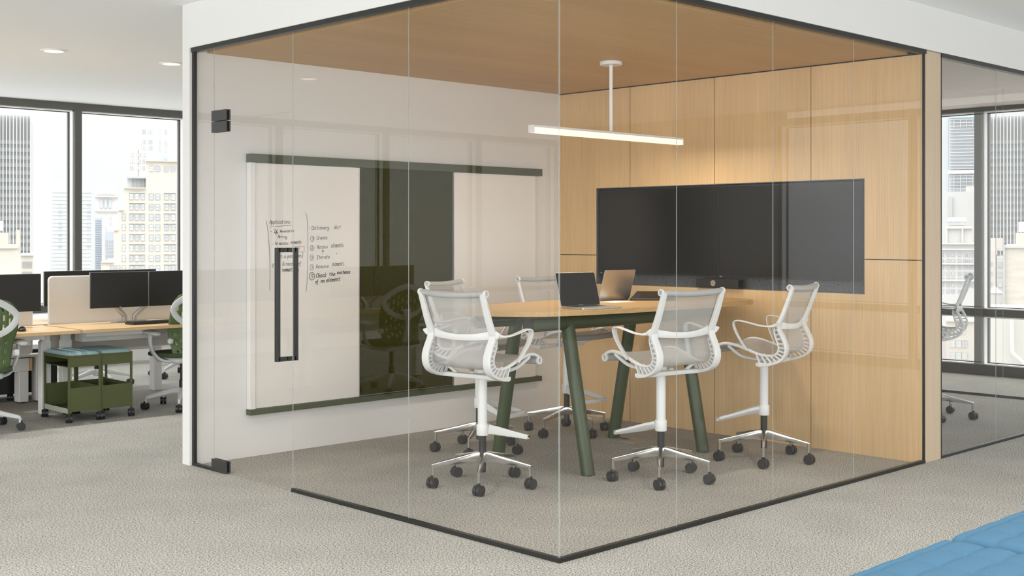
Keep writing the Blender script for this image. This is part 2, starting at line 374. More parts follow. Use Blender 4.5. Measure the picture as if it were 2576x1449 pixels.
# window walls ---------------------------------------------------------------
def window_wall(name,label,along,pos,ms,zt,lo,hi):
    r=struct_root(name,label,'window')
    def B(nm,m,a0,a1,d0,d1,z0,z1,bev=0):   # a along the wall, d depth outward
        if along=='x': return bx(nm,m,r,a0,a1,pos+d0,pos+d1,z0,z1,bevel=bev)
        return bx(nm,m,r,pos+d0,pos+d1,a0,a1,z0,z1,bevel=bev)
    B('head_rail','mullion',lo,hi,0,.2,zt-.085,zt); B('transom','mullion',lo,hi,.02,.19,.625,.705); B('bottom_rail','mullion',lo,hi,0,.2,0,.11)
    for m in ms: B('mullion','mullion',m-.04,m+.04,-.02,.2,.11,zt-.085)
    xs=[lo]+list(ms)+[hi]
    for a,b in zip(xs[:-1],xs[1:]):
        a+=.04; b-=.04
        for z0,z1 in ((.11,.625),(.705,zt-.085)):
            if along=='x': p=bx('pane','win_glass',r,a,b,pos+.115,pos+.12,z0+.012,z1-.012)
            else: p=bx('pane','win_glass',r,pos+.115,pos+.12,a,b,z0+.012,z1-.012)
            fr=MB(); fr.cur=0
            def fb(a0,a1,d0,d1,z0_,z1_):
                if along=='x': fr.box(a0,a1,pos+d0,pos+d1,z0_,z1_)
                else: fr.box(pos+d0,pos+d1,a0,a1,z0_,z1_)
            for cur,w0,w1,d0,d1 in ((0,0,.012,.025,.16),(1,.012,.019,.10,.14)):
                fr.cur=cur
                fb(a+w0,a+w1,d0,d1,z0+w0,z1-w0); fb(b-w1,b-w0,d0,d1,z0+w0,z1-w0); fb(a+w0,b-w0,d0,d1,z1-w1,z1-w0); fb(a+w0,b-w0,d0,d1,z0+w0,z0+w1)
            fr.build('sash',['sash','gasket'],r,smooth=False)
    return r
window_wall('window_1','long window wall behind the open office desks','x',VW,(-10.0,-8.31,-6.55,-4.79,-3.03,-1.1,.55,2.085,3.48,5.2,7.0),ZC,-11.5,UW+.02)
window_wall('window_2','window wall beyond the neighbouring glass room','y',UW,(-2.75,-1.4,.2,1.99,3.7,5.5,7.4),2.9,-4.5,VW)
struct(bx('wall_right','mullion',None,UW,UW+.2,-8.2,-4.5,0,ZC),'dark grey wall added beyond the window to darken the glass reflection','wall')  # wall added and coloured dark to keep the right glass reflection dim
sl=MB(); sl.box(-11,UW,VW-.13,VW-.001,.02,.19); sl.box(-11,UW,VW-.15,VW-.001,.19,.205); sl.box(-11,UW,VW-.12,VW-.001,0,.02)
struct(sl.build('baseboard_window','desk_white',None,smooth=False),'low white heater casing below the long windows','heater casing')

# downlights -----------------------------------------------------------------
def downlight(u,v,label,power):
    t=thing('ceiling_downlight',label,'ceiling light',(u,v,ZC),0,'round recessed downlights')
    MB().lathe([(.075,-.004),(.076,-.010),(.098,-.010),(.102,-.003),(.102,.0)],32).build('trim_ring','lamp_white',t)
    MB().lathe([(.001,-.005),(.074,-.005),(.074,.0)],32).build('diffuser','down_glow',t)
    l=bpy.data.lights.new('downlight_beam','AREA'); l.shape='DISK'; l.size=.14; l.energy=power; l.color=(1,.98,.95); l.spread=R(150)
    lo=bpy.data.objects.new('downlight_beam',l); COL.objects.link(lo); lo.location=(0,0,-.014); lo.parent=t
    return t
downlight(.195,5.86,'round ceiling downlight above the left pair of monitors',15)
downlight(1.25,5.87,'round ceiling downlight beside the edge of the white wall',15)
for u,v,lb in ((-.85,5.87,'added unseen downlight above the green chair at the frame edge'),(-3.5,.5,'added unseen downlight out in the open floor'),(-1.5,1.5,'added unseen downlight right outside the glass door')): downlight(u,v,lb,17)  # out-of-frame downlights added to brighten the open office
downlight(-2.70,5.88,'round ceiling downlight seen only as a reflection in the glass',14)
for u,v,lb in ((-4.5,-1.2,'added unseen downlight above the viewpoint'),(-2.2,-1.6,'added unseen downlight before the glass corner'),(0,-2.6,'added unseen downlight above the quilted ottoman'),(1.5,-1.5,'added unseen downlight in the walkway beside the right glass')): downlight(u,v,lb,22)  # unseen lamps added for fill, placed clear of the glass reflections

# pendant --------------------------------------------------------------------
pd=thing('pendant_light','white linear pendant lamp with glowing bar hanging over the table','lamp',(2.288,1.683,2.18))
MB().lathe([(.001,.485),(.074,.485),(.077,.489),(.077,.507),(.074,.51)],32).build('canopy','lamp_white',pd)
MB().cyl((0,0,.03),(0,0,.49),.0125).build('stem','lamp_white',pd)
hs=MB(); hs.box(-.777,.777,-.023,.023,.012,.026); hs.box(-.780,-.772,-.024,.024,-.024,.026); hs.box(.772,.780,-.024,.024,-.024,.026)
hs.build('housing','lamp_white',pd,smooth=False)
bx('diffuser','lamp_glow',pd,-.771,.771,-.022,.022,-.024,.0115)
l=bpy.data.lights.new('pendant_beam','AREA'); l.shape='RECTANGLE'; l.size=1.5; l.size_y=.04; l.energy=18; l.color=(1,.90,.76)
lo=bpy.data.objects.new('pendant_beam',l); COL.objects.link(lo); lo.location=(0,0,-.028); lo.parent=pd

# ------------------------------------------------------------------ table
tb=thing('conference_table','bar-height oak table with rounded ends on olive tube frame','table',(2.2,1.68,0))
OUT=[(1.0,1.69),(1.057,1.53),(1.18,1.37),(1.39,1.265),(1.82,1.195),(2.3,1.165),(2.75,1.158),(3.15,1.172),(3.30,1.215),(3.372,1.36),(3.395,1.6),(3.385,1.9),(3.32,2.1),(3.15,2.18),(2.75,2.2),(2.28,2.185),(1.9,2.155),(1.55,2.10),(1.22,1.98),(1.06,1.84)]
pl=[(p.x-2.2,p.y-1.68) for p in smooth_pts([(a,b,0) for a,b in OUT],6,True)]
MB().prism(pl,1.0,1.032).build('tabletop','oak_table',tb,smooth=False,bevel=.002)
for v in (1.44,1.90):
    MB().cyl((1.24-2.2,v-1.68,.945),(3.12-2.2,v-1.68,.945),.047,n=40).build('rail','olive',tb)
    for u,s in ((1.24,-1),(3.12,1)):
        cp=MB().cyl((u-2.2+s*.0005,v-1.68,.945),(u-2.2+s*.004,v-1.68,.945),.0455,n=40).build('rail_cap','caster',tb); cp['label']='grey end cap'
for u in (1.59,2.77):
    for v0,v1 in ((1.262,1.44),(2.08,1.90)):
        MB().cyl((u-2.2,v0-1.68,0),(u-2.2,v1-1.68,.945),.044,.044,n=36).build('leg','olive',tb)
        MB().cyl((u-2.2-.058,v1-1.68,.945),(u-2.2-.0565,v1-1.68,.945),.0478,n=40).build('joint_ring','black_frame',tb)
cb=MB(); cb.sweep(smooth_pts([(2.735,2.02,.05),(2.72,1.98,.02),(2.74,1.93,.012),(2.75,1.90,.008)],5),.0035,.0035); tag(cb.build('power_cable','black',None),'black cable running from the table leg to the floor box','cable')
fb_=thing('floor_box','flat brown metal power box lid in the carpet under the table','floor box',(2.75,1.875,0),R(-2))
bx('lid','plate',fb_,-.075,.075,-.058,.058,.004,.010,bevel=.001); bx('rim','silver',fb_,-.082,.082,-.065,.065,0,.005)

# ------------------------------------------------------------------ mesh stool
def rung_box(m,a,b,hw,th):
    m.sweep([a,b],hw,th,side=(0,1,0),n=4,pw=2)
def caster(parent,x,y,ang,r=.0315,m='caster',yaw=None):
    yaw=ang+1.2 if yaw is None else yaw
    T=Matrix.Translation((x,y,r))@Matrix.Rotation(yaw,4,'Z')
    b=MB()
    for s in (-1,1):
        a0,a1=sorted((s*.003,s*.025))
        b.cyl((0,a0,0),(0,a1-.002 if s>0 else a1,0),r,n=26,M4=T); b.cyl((0,s*.023,0),(0,s*.0258,0),r*.86,n=26,M4=T)
    b.box(-.012,.012,-.006,.006,-.012,r+.004,M4=T); b.cyl((0,0,r-.004),(0,0,r+.012),.010,n=12,M4=T)
    return b.build('caster',m,parent)
CAST=None
def stool_base(t,ph,seed):
    yw=(0 if seed==1 else pi/2)-t.rotation_euler[2]
    """five-star polished base, each leg its own mesh, castors swivelled freely"""
    rnd=random.Random(seed)
    global LEG,CAST
    if LEG is None:
        m=MB(); m.sweep([(.012,0,.172),(.04,0,.172),(.17,0,.152),(.296,0,.1335),(.309,0,.1315)],[.014,.013,.010,.008,.0078],[.029,.029,.019,.011,.0095],side=(0,1,0),n=12,pw=9)
        m.sweep([(.301,0,.138),(.301,0,.060)],.0082,.0082,side=(0,1,0),n=10,pw=4)
        LEG=m.build('leg','chrome',t)
        CAST=caster(t,0,0,0,yaw=0); CAST.parent=t
        a=ph; LEG.rotation_euler=(0,0,a); CAST.location=(.306*cos(a),.306*sin(a),0); CAST.rotation_euler=(0,0,yw); st=1
    else: st=0
    for k in range(st,5):
        a=ph+k*2*pi/5
        share(LEG,parent=t,rot=(0,0,a),loc=(0,0,0)); share(CAST,parent=t,loc=(.306*cos(a),.306*sin(a),0),rot=(0,0,yw+rnd.uniform(-.3,.3)))
LEG=None
INN=[(-.175,.925),(-.164,.88),(-.174,.835),(-.190,.79),(-.190,.757),(-.170,.730),(-.13,.720),(-.08,.722),(-.03,.734),(.03,.755),(.10,.777),(.16,.786),(.205,.780),(.238,.765)]
OUTR=[(-.188,.925),(-.198,.885),(-.222,.84),(-.242,.79),(-.240,.742),(-.218,.703),(-.175,.677),(-.12,.662),(-.06,.655)]
UPP=[(-.284,1.163),(-.262,1.10),(-.233,1.02),(-.205,.955),(-.186,.91)]
def make_stool(label,loc,rz,ph,seed):
    t=thing('mesh_stool',label,'chair',loc,rz)
    P=lambda L,y: [(a,y,z) for a,z in L]
    for s in (-1,1):
        y=s*.238; m=MB()
        m.sweep(smooth_pts(P(UPP,y),6),[.018,.021,.023],[.010,.011,.012],side=(0,1,0),n=12,pw=7)
        m.sweep(smooth_pts(P(OUTR,y),6),[.023,.025,.026,.024,.019],[.011,.009,.008,.008,.012],side=(0,1,0),n=12,pw=7)
        m.sweep(smooth_pts(P(INN,y),6),[.013,.013,.012,.011],[.007,.0065,.008,.010,.009],side=(0,1,0),n=8,pw=3)
        oi=smooth_pts(P(OUTR,y),8); ii=smooth_pts(P(INN[:9],y),8)
        n=13
        for k in range(n):
            f=(k+.6)/n; a=oi[int(f*(len(oi)-1))]; b=ii[int((f**1.0)*(len(ii)-1))]
            rung_box(m,a,b,.0115,.0072)
        # curl of the frame around the top and front rolls
        ye=s*.252
        m.sweep([(-.270+.017*cos(a),ye,1.161+.017*sin(a)) for a in [i*2*pi/16 for i in range(16)]],.009,.005,side=(0,1,0),n=6,closed=True)
        m.sweep([(.243+.019*cos(a),s*.240,.742+.019*sin(a)) for a in [i*2*pi/16 for i in range(16)]],.009,.0065,side=(0,1,0),n=6,closed=True)
        m.build('side_frame','white_plastic',t)
    # sling: back and seat in one suspended piece
    prof=smooth_pts([(-.268,0,1.176),(-.245,0,1.10),(-.215,0,1.02)]+[(a-.004,0,z) for a,z in INN]+[(.262,0,.742)],5)
    n=len(prof)-1
    def fn(i,j):
        k=min(int(round(i*n)),n); p=prof[k]; y=(j-.5)*2; e=1-y*y
        back=max(0,min(1,(p.z-.84)/.2)); 
        return (p.x-.014*e*back, y*.236, p.z-.012*e*(1-back)-(.008*e if k<2 else 0))
    MB().grid(fn,n,10).build('mesh_sling','sling',t)
    m=MB(); m.sweep([(-.270-.016*(1-(y/.27)**2),y,1.163-.012*(1-(y/.27)**2)) for y in [(-.255+.51*k/14) for k in range(15)]],[.017,.020,.020,.020,.020,.017],[.017,.020,.020,.020,.020,.017],side=(0,0,1),n=14,pw=2)
    m.build('top_roll','roll',t)
    m=MB(); m.sweep([(.243,y,.742-.006*(1-(y/.24)**2)) for y in [(-.236+.472*k/10) for k in range(11)]],.021,.021,side=(0,0,1),n=14,pw=2); m.build('front_roll','roll',t)
    # lumbar bar with ears
    m=MB(); L=[(-.178,-.222,.921),(-.190,-.19,.914),(-.207,-.10,.904),(-.213,0,.900),(-.207,.10,.904),(-.190,.19,.914),(-.178,.222,.921)]
    m.sweep(smooth_pts(L,4),[.030,.023,.019,.018,.019,.023,.030],[.006,.006,.006],side=(0,0,1),n=10,pw=4)
    for s in (-1,1): m.sweep(smooth_pts([(-.185,s*.25,.921),(-.192,s*.268,.922),(-.196,s*.285,.926),(-.199,s*.298,.931)],3),[.026,.024,.014,.003],[.009,.007,.004,.002],side=(0,0,1),n=10,pw=3)
    m.build('lumbar_bar','white_plastic',t)
    for s in (-1,1):
        m=MB(); A_=[(-.19,.262,.922),(-.15,.282,.912),(-.09,.293,.916),(-.02,.299,.931),(.045,.300,.943),(.082,.299,.938),(.090,.297,.912),(.074,.289,.86),(.045,.272,.80),(.018,.255,.752)]
        m.sweep(smooth_pts([(a,b*s,c_) for a,b,c_ in A_],5),[.012,.013,.017,.019,.019,.018,.015,.014],[.014,.006,.005,.005,.005,.005,.005,.006],side=(0,1,0),n=8,pw=3); m.build('armrest','white_plastic',t)
    m=MB(); m.sweep([(-.075,y,.660) for y in (-.250,-.2,0,.2,.250)],[.036,.026,.022,.026,.036],[.013,.014,.014,.014,.013],side=(1,0,0),n=12,pw=5)
    m.sweep([(-.075,0,.662),(-.03,0,.664),(.01,0,.664)],[.05,.04,.036],.012,side=(0,1,0),n=10,pw=3); m.build('cross_bar','white_plastic',t)
    for s in (-1,1):
        m=MB(); m.sweep(smooth_pts([(-.04,s*.05,.672),(.03,s*.11,.682),(.09,s*.18,.705),(.14,s*.225,.755),(.155,s*.236,.775)],5),[.016,.014,.011,.009],.010,side=(0,1,0),n=8,pw=2.5)
        m.sweep(smooth_pts([(-.06,s*.15,.668),(-.075,s*.19,.700),(-.09,s*.225,.722)],4),.010,.010,n=8); m.build('seat_support','white_plastic',t)
    MB().lathe([(.036,.640),(.037,.650),(.037,.690),(.03,.70)],28).build('tilt_hub','white_plastic',t)
    m=MB(); m.sweep(smooth_pts([(.01,-.02,.694),(.03,-.09,.696),(.05,-.13,.692)],4),.006,.004); m.build('lever','chrome',t)
    MB().lathe([(.0285,.36),(.0285,.644),(.0285,.645)],32).build('column_sleeve','white_plastic',t)
    MB().lathe([(.0345,.300),(.036,.303),(.036,.364),(.0345,.367)],32).build('footring_collar','white_plastic',t)
    m=MB(); K=[(.02,-.022,.335),(.08,-.045,.322),(.18,-.095,.292),(.255,-.135,.270),(.272,-.135,.267),(.276,0,.266),(.272,.135,.267),(.255,.135,.270),(.18,.095,.292),(.08,.045,.322),(.02,.022,.335)]
    m.sweep(K,[.012,.010,.009,.010,.012,.012,.012,.010,.009,.010,.012],[.029,.025,.018,.014,.013,.013,.013,.014,.018,.025,.029],n=12,pw=7); m.build('footring','white_plastic',t)
    MB().lathe([(.015,.078),(.0205,.08),(.0205,.13),(.016,.14),(.022,.19),(.0222,.301)],28).build('gas_column','black',t)
    MB().lathe([(.016,.135),(.025,.150),(.0275,.190),(.025,.196)],28).build('base_hub','chrome',t)
    stool_base(t,ph-rz,seed)
    return t
A0=make_stool('white mesh stool beside the olive felt panel, its back to the door',(.913,1.501,0),R(7),R(7),1)
ST=kids(A0)
def stool_copy(label,loc,rz,ph,seed):
    r=A0.copy(); COL.objects.link(r); r.location=loc; r.rotation_euler=(0,0,rz); r['label']=label
    for c_ in ST:
        if c_.name.startswith(('leg','caster')): continue
        q=c_.copy(); COL.objects.link(q); q.parent=r
    stool_base(r,ph-rz,seed); return r
stool_copy('white mesh stool tucked under the long front edge of the table',(1.807,.859,0),R(82),R(1),2)
stool_copy('white mesh stool turned sideways against the oak wall at the table corner',(2.807,.79,0),R(103),R(-2.5),3)
stool_copy('white mesh stool behind the table, facing the open laptop near the oak wall',(2.682,2.469,0),R(-90),R(44.5),4)
stool_copy('white mesh stool half hidden behind the stool beside the felt panel',(1.686,2.368,0),R(-70),R(-2),5)
stool_copy('white mesh stool in the neighbouring glass room before the far window',(5.408,.90,0),R(112),R(1),6)

# ------------------------------------------------------------------ whiteboard wall
wb=thing('whiteboard_system','olive wall rail system with felt panel and two sliding whiteboards','whiteboard',(.398,VR,0))
def wbx(nm,m,a,b,d0,d1,z0,z1,bev=0,par=None): return bx(nm,m,par or wb,a-.398,b-.398,-d1,-d0,z0,z1,bevel=bev)
wbx('top_rail','rail_olive',.393,3.188,0,.06,1.985,2.043,.002)
wbx('bottom_rail','rail_olive',.393,3.188,0,.055,.285,.325,.002)
sc_=wbx('side_channel','lamp_white',.396,.438,.001,.045,.30,2.042,.002)
wbx('felt_panel','felt_olive',.44,3.13,.001,.018,.33,1.985)
b1=wbx('whiteboard_panel','whiteboard',.440,1.312,.026,.034,.326,1.984,.001); b1['label']='whiteboard panel with handwritten notes'
b2=wbx('whiteboard_panel','whiteboard',2.23,3.132,.026,.034,.326,1.984,.001); b2['label']='blank whiteboard panel'
wbx('edge_strip','silver',1.3125,1.3175,.019,.036,.326,1.984); wbx('edge_strip','silver',2.2245,2.2295,.019,.036,.326,1.984)
# handwriting: single-stroke letters laid on the board
GL={
'A':[[(0,0),(.35,1.5),(.8,0)],[(.1,.6),(.8,.65)]],'D':[[(.1,0),(.1,1.4)],[(0,1.35),(.6,1.3),(.95,.8),(.7,.15),(0,0)]],'C':[[(.8,1.2),(.45,1.45),(.1,.9),(.1,.3),(.45,0),(.85,.2)]],
'I':[[(0,1.4),(.7,1.4)],[(.35,1.4),(.35,0)],[(0,0),(.7,0)]],'R':[[(.1,0),(.1,1.4),(.6,1.3),(.6,.85),(.1,.7),(.8,0)]],'T':[[(0,1.3),(.8,1.35)],[(.4,1.3),(.4,0)]],
'a':[[(.6,.85),(.25,.9),(.05,.4),(.25,.05),(.55,.35),(.62,.85),(.6,.2),(.75,.05)]],'b':[[(.1,1.5),(.1,0),(.5,.1),(.6,.5),(.4,.8),(.1,.6)]],'c':[[(.6,.75),(.3,.9),(.05,.45),(.25,.05),(.65,.2)]],
'd':[[(.6,.8),(.25,.8),(.05,.4),(.3,0),(.6,.4),(.65,1.6),(.65,.1),(.8,0)]],'e':[[(.1,.45),(.6,.6),(.45,.95),(.15,.8),(.05,.3),(.3,0),(.7,.2)]],'f':[[(.6,1.5),(.35,1.4),(.3,.5),(.25,-.5),(0,-.4)],[(.05,.8),(.6,.85)]],
'g':[[(.55,.8),(.2,.85),(.05,.4),(.35,.2),(.55,.7),(.55,-.4),(.25,-.65),(.05,-.4)]],'h':[[(.1,1.5),(.1,0)],[(.1,.5),(.4,.9),(.6,.6),(.6,.05),(.75,0)]],'i':[[(.15,.9),(.15,.1),(.3,0)],[(.15,1.25),(.18,1.32)]],
'k':[[(.1,1.5),(.1,0)],[(.6,.9),(.12,.45),(.65,0)]],'l':[[(.1,1.5),(.1,.1),(.3,0)]],'m':[[(.1,.9),(.1,0)],[(.1,.6),(.35,.9),(.45,.5),(.45,0)],[(.45,.6),(.7,.9),(.8,.5),(.8,.05),(.95,0)]],
'n':[[(.1,.9),(.1,0)],[(.1,.6),(.4,.9),(.6,.6),(.6,.05),(.75,0)]],'o':[[(.35,.9),(.05,.5),(.3,0),(.6,.4),(.4,.9),(.7,.75)]],'p':[[(.1,.9),(.08,-.7)],[(.1,.6),(.4,.9),(.6,.5),(.35,.05),(.1,.2)]],
'r':[[(.1,.9),(.1,0)],[(.1,.5),(.35,.9),(.55,.8)]],'s':[[(.5,.85),(.15,.8),(.15,.5),(.5,.4),(.45,.05),(.05,.05)]],'t':[[(.3,1.35),(.28,.15),(.5,0)],[(0,.9),(.6,.95)]],'u':[[(.05,.9),(.1,.2),(.35,0),(.6,.4),(.6,.9),(.62,.1),(.75,0)]],
'v':[[(.05,.9),(.3,0),(.6,.9)]],'x':[[(.05,.9),(.6,0)],[(.6,.9),(.05,0)]],'y':[[(.05,.9),(.1,.3),(.4,.2),(.6,.8)],[(.62,.9),(.5,-.3),(.2,-.7),(0,-.4)]],
'-':[[(.05,.5),(.5,.52)]],'1':[[(.1,1.1),(.35,1.4),(.3,0)]],'2':[[(.05,1.1),(.35,1.4),(.6,1.0),(.05,.05),(.7,.05)]],'3':[[(.05,1.3),(.5,1.3),(.25,.8),(.6,.5),(.3,0),(0,.1)]],
'4':[[(.1,1.3),(.1,.8),(.55,.8)],[(.6,1.3),(.5,-.1)]],'5':[[(.6,1.35),(.15,1.3),(.1,.8),(.5,.8),(.55,.3),(.05,.05)]],'8':[[(.5,1.2),(.2,1.3),(.15,.9),(.5,.5),(.3,0),(.0,.3),(.5,1.0)]],'(':[[(.35,1.4),(.1,.7),(.3,-.2)]],']':[[(.1,1.4),(.4,1.35),(.45,-.1),(.2,-.3)]],'"':[[(.1,1.4),(.15,1.0)],[(.3,1.4),(.35,1.0)]]}
def b2uz(X,Y):
    """board sketch units to (u,z) on the board"""
    x=670+X/7.243; y=530+Y/7.243; k=(x-1288)/3054; dx=.6977+.7164*k; dy=.7164-.6977*k; tt=(VR-.036+3.827)/dy
    return -4.029+dx*tt-.398, 1.5-(y-590)/3054*tt
RN=random.Random(5)
def stroke(m,pts,w=.00115):
    P=[Vector((*b2uz(*p),0)) for p in pts]
    if len(P)>2: P=smooth_pts(P,3)
    for a,b in zip(P[:-1],P[1:]):
        d=b-a
        if d.length<1e-6: continue
        d.normalize(); n=Vector((-d.y,d.x,0))*w; a=a-d*w*.6; b=b+d*w*.6
        m.add([(q.x,-.0355,q.y) for q in (a-n,b-n,b+n,a+n)],[(0,1,2,3)])
def write(m,s,X0,X1,Y,xh,slope=0,w=.00115):
    tot=sum(1.0 if ch in 'm' else (.45 if ch in 'il1' else .8) for ch in s if ch!=' ')+.6*s.count(' ')
    k=(X1-X0)/tot; x=X0
    for ch in s:
        if ch==' ': x+=.6*k; continue
        wd=1.0 if ch in 'm' else (.45 if ch in 'il1' else .8)
        for st_ in GL.get(ch,[]):
            stroke(m,[(x+p[0]*k*.95+p[1]*xh*.12+RN.uniform(-1,1), Y-slope*(x-X0)-p[1]*xh+RN.uniform(-1,1)) for p in st_],w)
        x+=wd*k
def oval(m,X,Y,rx,ry,w=.00115): stroke(m,[(X+rx*cos(a)+RN.uniform(-1.5,1.5),Y+ry*sin(a)+RN.uniform(-1.5,1.5)) for a in [i*2*pi/14+.3 for i in range(16)]],w)
hw=MB()
stroke(hw,[(0,180),(25,330),(48,560),(62,800),(70,1100),(66,1300),(62,1449)]); stroke(hw,[(715,30),(735,90),(748,220),(758,480),(756,760),(748,1150),(740,1350),(722,1480)])
write(hw,'Applications',60,445,240,48,.02); stroke(hw,[(75,293),(200,288),(300,275),(460,268)])
write(hw,'-',76,104,395,30); stroke(hw,[(140,350),(165,345),(155,385),(140,395),(170,400),(200,350),(185,395),(215,395),(160,410),(175,430),(210,412)],.0015)
write(hw,'Associat',250,440,398,34,.05); write(hw,'ve',448,512,388,34); write(hw,'Array',208,385,503,40)
write(hw,'-',104,140,625,30); write(hw,'To access',150,405,622,40,.02); write(hw,'elements',445,645,607,46,.05)
write(hw,'(using',185,480,712,40); write(hw,'an',510,615,708,44); write(hw,'(not a position',150,640,872,46,.05); write(hw,']',640,680,842,52)
write(hw,'8',105,150,1035,55); write(hw,'A record of',295,640,1002,46,.03); write(hw,'something',290,595,1105,46,.01,.0019)
write(hw,'-',778,812,325,30); write(hw,'Dictionary',825,1150,347,46,.03); write(hw,'dict',1232,1365,330,46)
for k,(yy,d) in enumerate(((510,'1'),(680,'2'),(855,'3'),(1030,'4'))): oval(hw,838-3*k,yy,34,52); write(hw,d,822-3*k,858-3*k,yy+28,38)
oval(hw,832,1195,48,68,.0017); write(hw,'5',812,862,1228,48,0,.0017)
write(hw,'Create',915,1115,527,44,.04); write(hw,'Access',920,1128,692,46,.05); write(hw,'elements',1180,1412,672,54,.06)
stroke(hw,[(1030,795),(1030,722)]); stroke(hw,[(1012,745),(1030,718),(1048,745)],.0015)
write(hw,'Iterate',918,1160,882,46,.06); write(hw,'"',1262,1310,830,40); write(hw,'Remove',905,1145,1050,46,.05); write(hw,'elements',1195,1428,1010,52,.07)
write(hw,'Check',905,1100,1218,52,.06,.0017); write(hw,'the',1145,1262,1190,48,.04,.0017); write(hw,'existence',1290,1530,1155,44,.05,.0017)
write(hw,'of',895,948,1325,46,0,.0017); write(hw,'an',990,1068,1308,44,0,.0017); write(hw,'element',1095,1352,1300,52,.1,.0017)
h_=hw.build('handwriting','ink',wb,smooth=False); h_['label']='black handwritten notes on the whiteboard'
rb=MB(); stroke(rb,[(490,652),(691,650)]); stroke(rb,[(691,650),(690,752)]); stroke(rb,[(690,752),(480,748)]); stroke(rb,[(480,748),(490,652)])
h2=rb.build('red_box','red_ink',wb,smooth=False); h2['label']='red box drawn round a word'

# ------------------------------------------------------------------ screens in the recess
for i,(a,b) in enumerate(((1.628,2.822),(.424,1.624))):
    t=thing('wall_television',('black television nearer the white wall in the recess','black television nearer the glass in the recess')[i],'television',(UR,(a+b)/2,1.18),0,'televisions in the oak wall')
    h=(b-a)/2
    bx('casing','bezel',t,.0,.045,-h,h,0,.686,bevel=.002); bx('screen','screen',t,-.003,.0,-h+.007,h-.007,.012,.679); bx('mount','black',t,.045,.074,-.2,.2,.2,.5)
    bx('maker_mark','silver',t,-.0042,-.003,h-.035 if i==0 else h-.03,h-.015 if i==0 else h-.01,.004,.008)
t=thing('video_bar','dark grey conference camera bar with round lens below the screens','camera',(UR-.01,1.615,1.103))
pr_=smooth_pts([(-.19,.016,0),(-.172,0,0),(.172,0,0),(.19,.016,0),(.19,.048,0),(.172,.064,0),(-.172,.064,0),(-.19,.048,0)],4,True)
MB().prism([(p.x,p.y) for p in pr_],-.03,.03,'x').build('bar_body','bezel',t,bevel=.003)
MB().cyl((-.03,.03,.032),(-.037,.03,.032),.022,n=32).build('lens_ring','silver_lap',t); MB().cyl((-.037,.03,.032),(-.040,.03,.032),.015,n=28).build('lens','plate',t)

# ------------------------------------------------------------------ laptops, phone, paper
def laptop(label,loc,rz,w,d,tilt,lidmat,screen_on=True):
    t=thing('laptop',label,'laptop',loc,rz)
    rr=[(-w/2,-d/2),(w/2,-d/2),(w/2,d/2),(-w/2,d/2)]
    def rrect(w,d,r=.012):
        o=[]
        for cx,cy,a0 in ((w/2-r,d/2-r,0),(-w/2+r,d/2-r,90),(-w/2+r,-d/2+r,180),(w/2-r,-d/2+r,270)):
            for k in range(5): a=R(a0+k*22.5); o.append((cx+r*cos(a),cy+r*sin(a)))
        return o
    MB().prism(rrect(w,d),.003,.013).build('base','silver_lap',t,bevel=.001)
    k=MB(); 
    for i in range(5):
        for j in range(13): k.box(-w*.40+j*w*.8/13+.001,-w*.40+(j+1)*w*.8/13-.001,d*.42-(i+1)*.017+.001,d*.42-i*.017-.001,.0132,.0142)
    k.build('keyboard','black',t,smooth=False,kind='stuff'); bx('trackpad','silver',t,-.055,.055,-d*.44,-d*.1,.0131,.0134)
    T=Matrix.Translation((0,d/2-.002,.012))@Matrix.Rotation(R(90-tilt),4,'X')
    L=d*.985
    MB().prism([(p[0],p[1]+L/2) for p in rrect(w,L)],-.006,-.001,M4=T).build('lid','silver_lap',t,bevel=.001)
    MB().prism([(p[0],p[1]+L/2) for p in rrect(w-.006,L-.006,.010)],-.001,.0004,M4=T).build('screen','screen2',t,smooth=False)
    MB().cyl((-w*.38,d/2-.003,.012),(w*.38,d/2-.003,.012),.0055,n=12).build('hinge_bar','black',t)
    mk=MB(); 
    for q in range(9): mk.box(-.02+q*.0045,-.02+q*.0045+.003,.0045,.0075,.0005,.0008,M4=T)
    mk.build('maker_mark','silver',t,smooth=False)
    return t
laptop('open laptop showing its black screen on the near edge of the table',(1.715,1.345,1.030),R(-10),.318,.226,17,'silver_lap')
laptop('open laptop seen from behind its silver lid on the table',(2.495,1.945,1.030),R(178),.318,.222,17,'silver_lap')
t=thing('conference_phone','black wedge shaped touch controller on the table','phone',(2.715,1.665,1.032),R(-45))
ph=MB(); V=[(-.16,-.05,0),(.16,-.05,0),(.16,.085,0),(-.16,.085,0),(-.16,-.05,.014),(.16,-.05,.014),(.105,.07,.062),(-.105,.07,.062),(.105,.085,.054),(-.105,.085,.054)]
ph.add(V,[(3,2,1,0),(0,1,5,4),(4,5,6,7),(7,6,8,9),(9,8,2,3),(1,2,8,6,5),(0,4,7,9,3)]); ph.build('casing','bezel',t,smooth=False,bevel=.003)
def q3(a,b): # point on sloped face
    x0=lerp(-.16,-.105,b); x1=-x0; return (lerp(x0,x1,a),lerp(-.05,.07,b),lerp(.014,.062,b)+.0015)
ps=MB(); ps.add([q3(.18,.12),q3(.82,.12),q3(.82,.93),q3(.18,.93)],[(0,1,2,3)]); ps.build('touch_screen','screen',t,smooth=False)
t=bx('paper_sheet','paper',None,2.26,2.47,1.62,1.80,1.032,1.034); tag(t,'white paper sheet lying between the two laptops','paper')

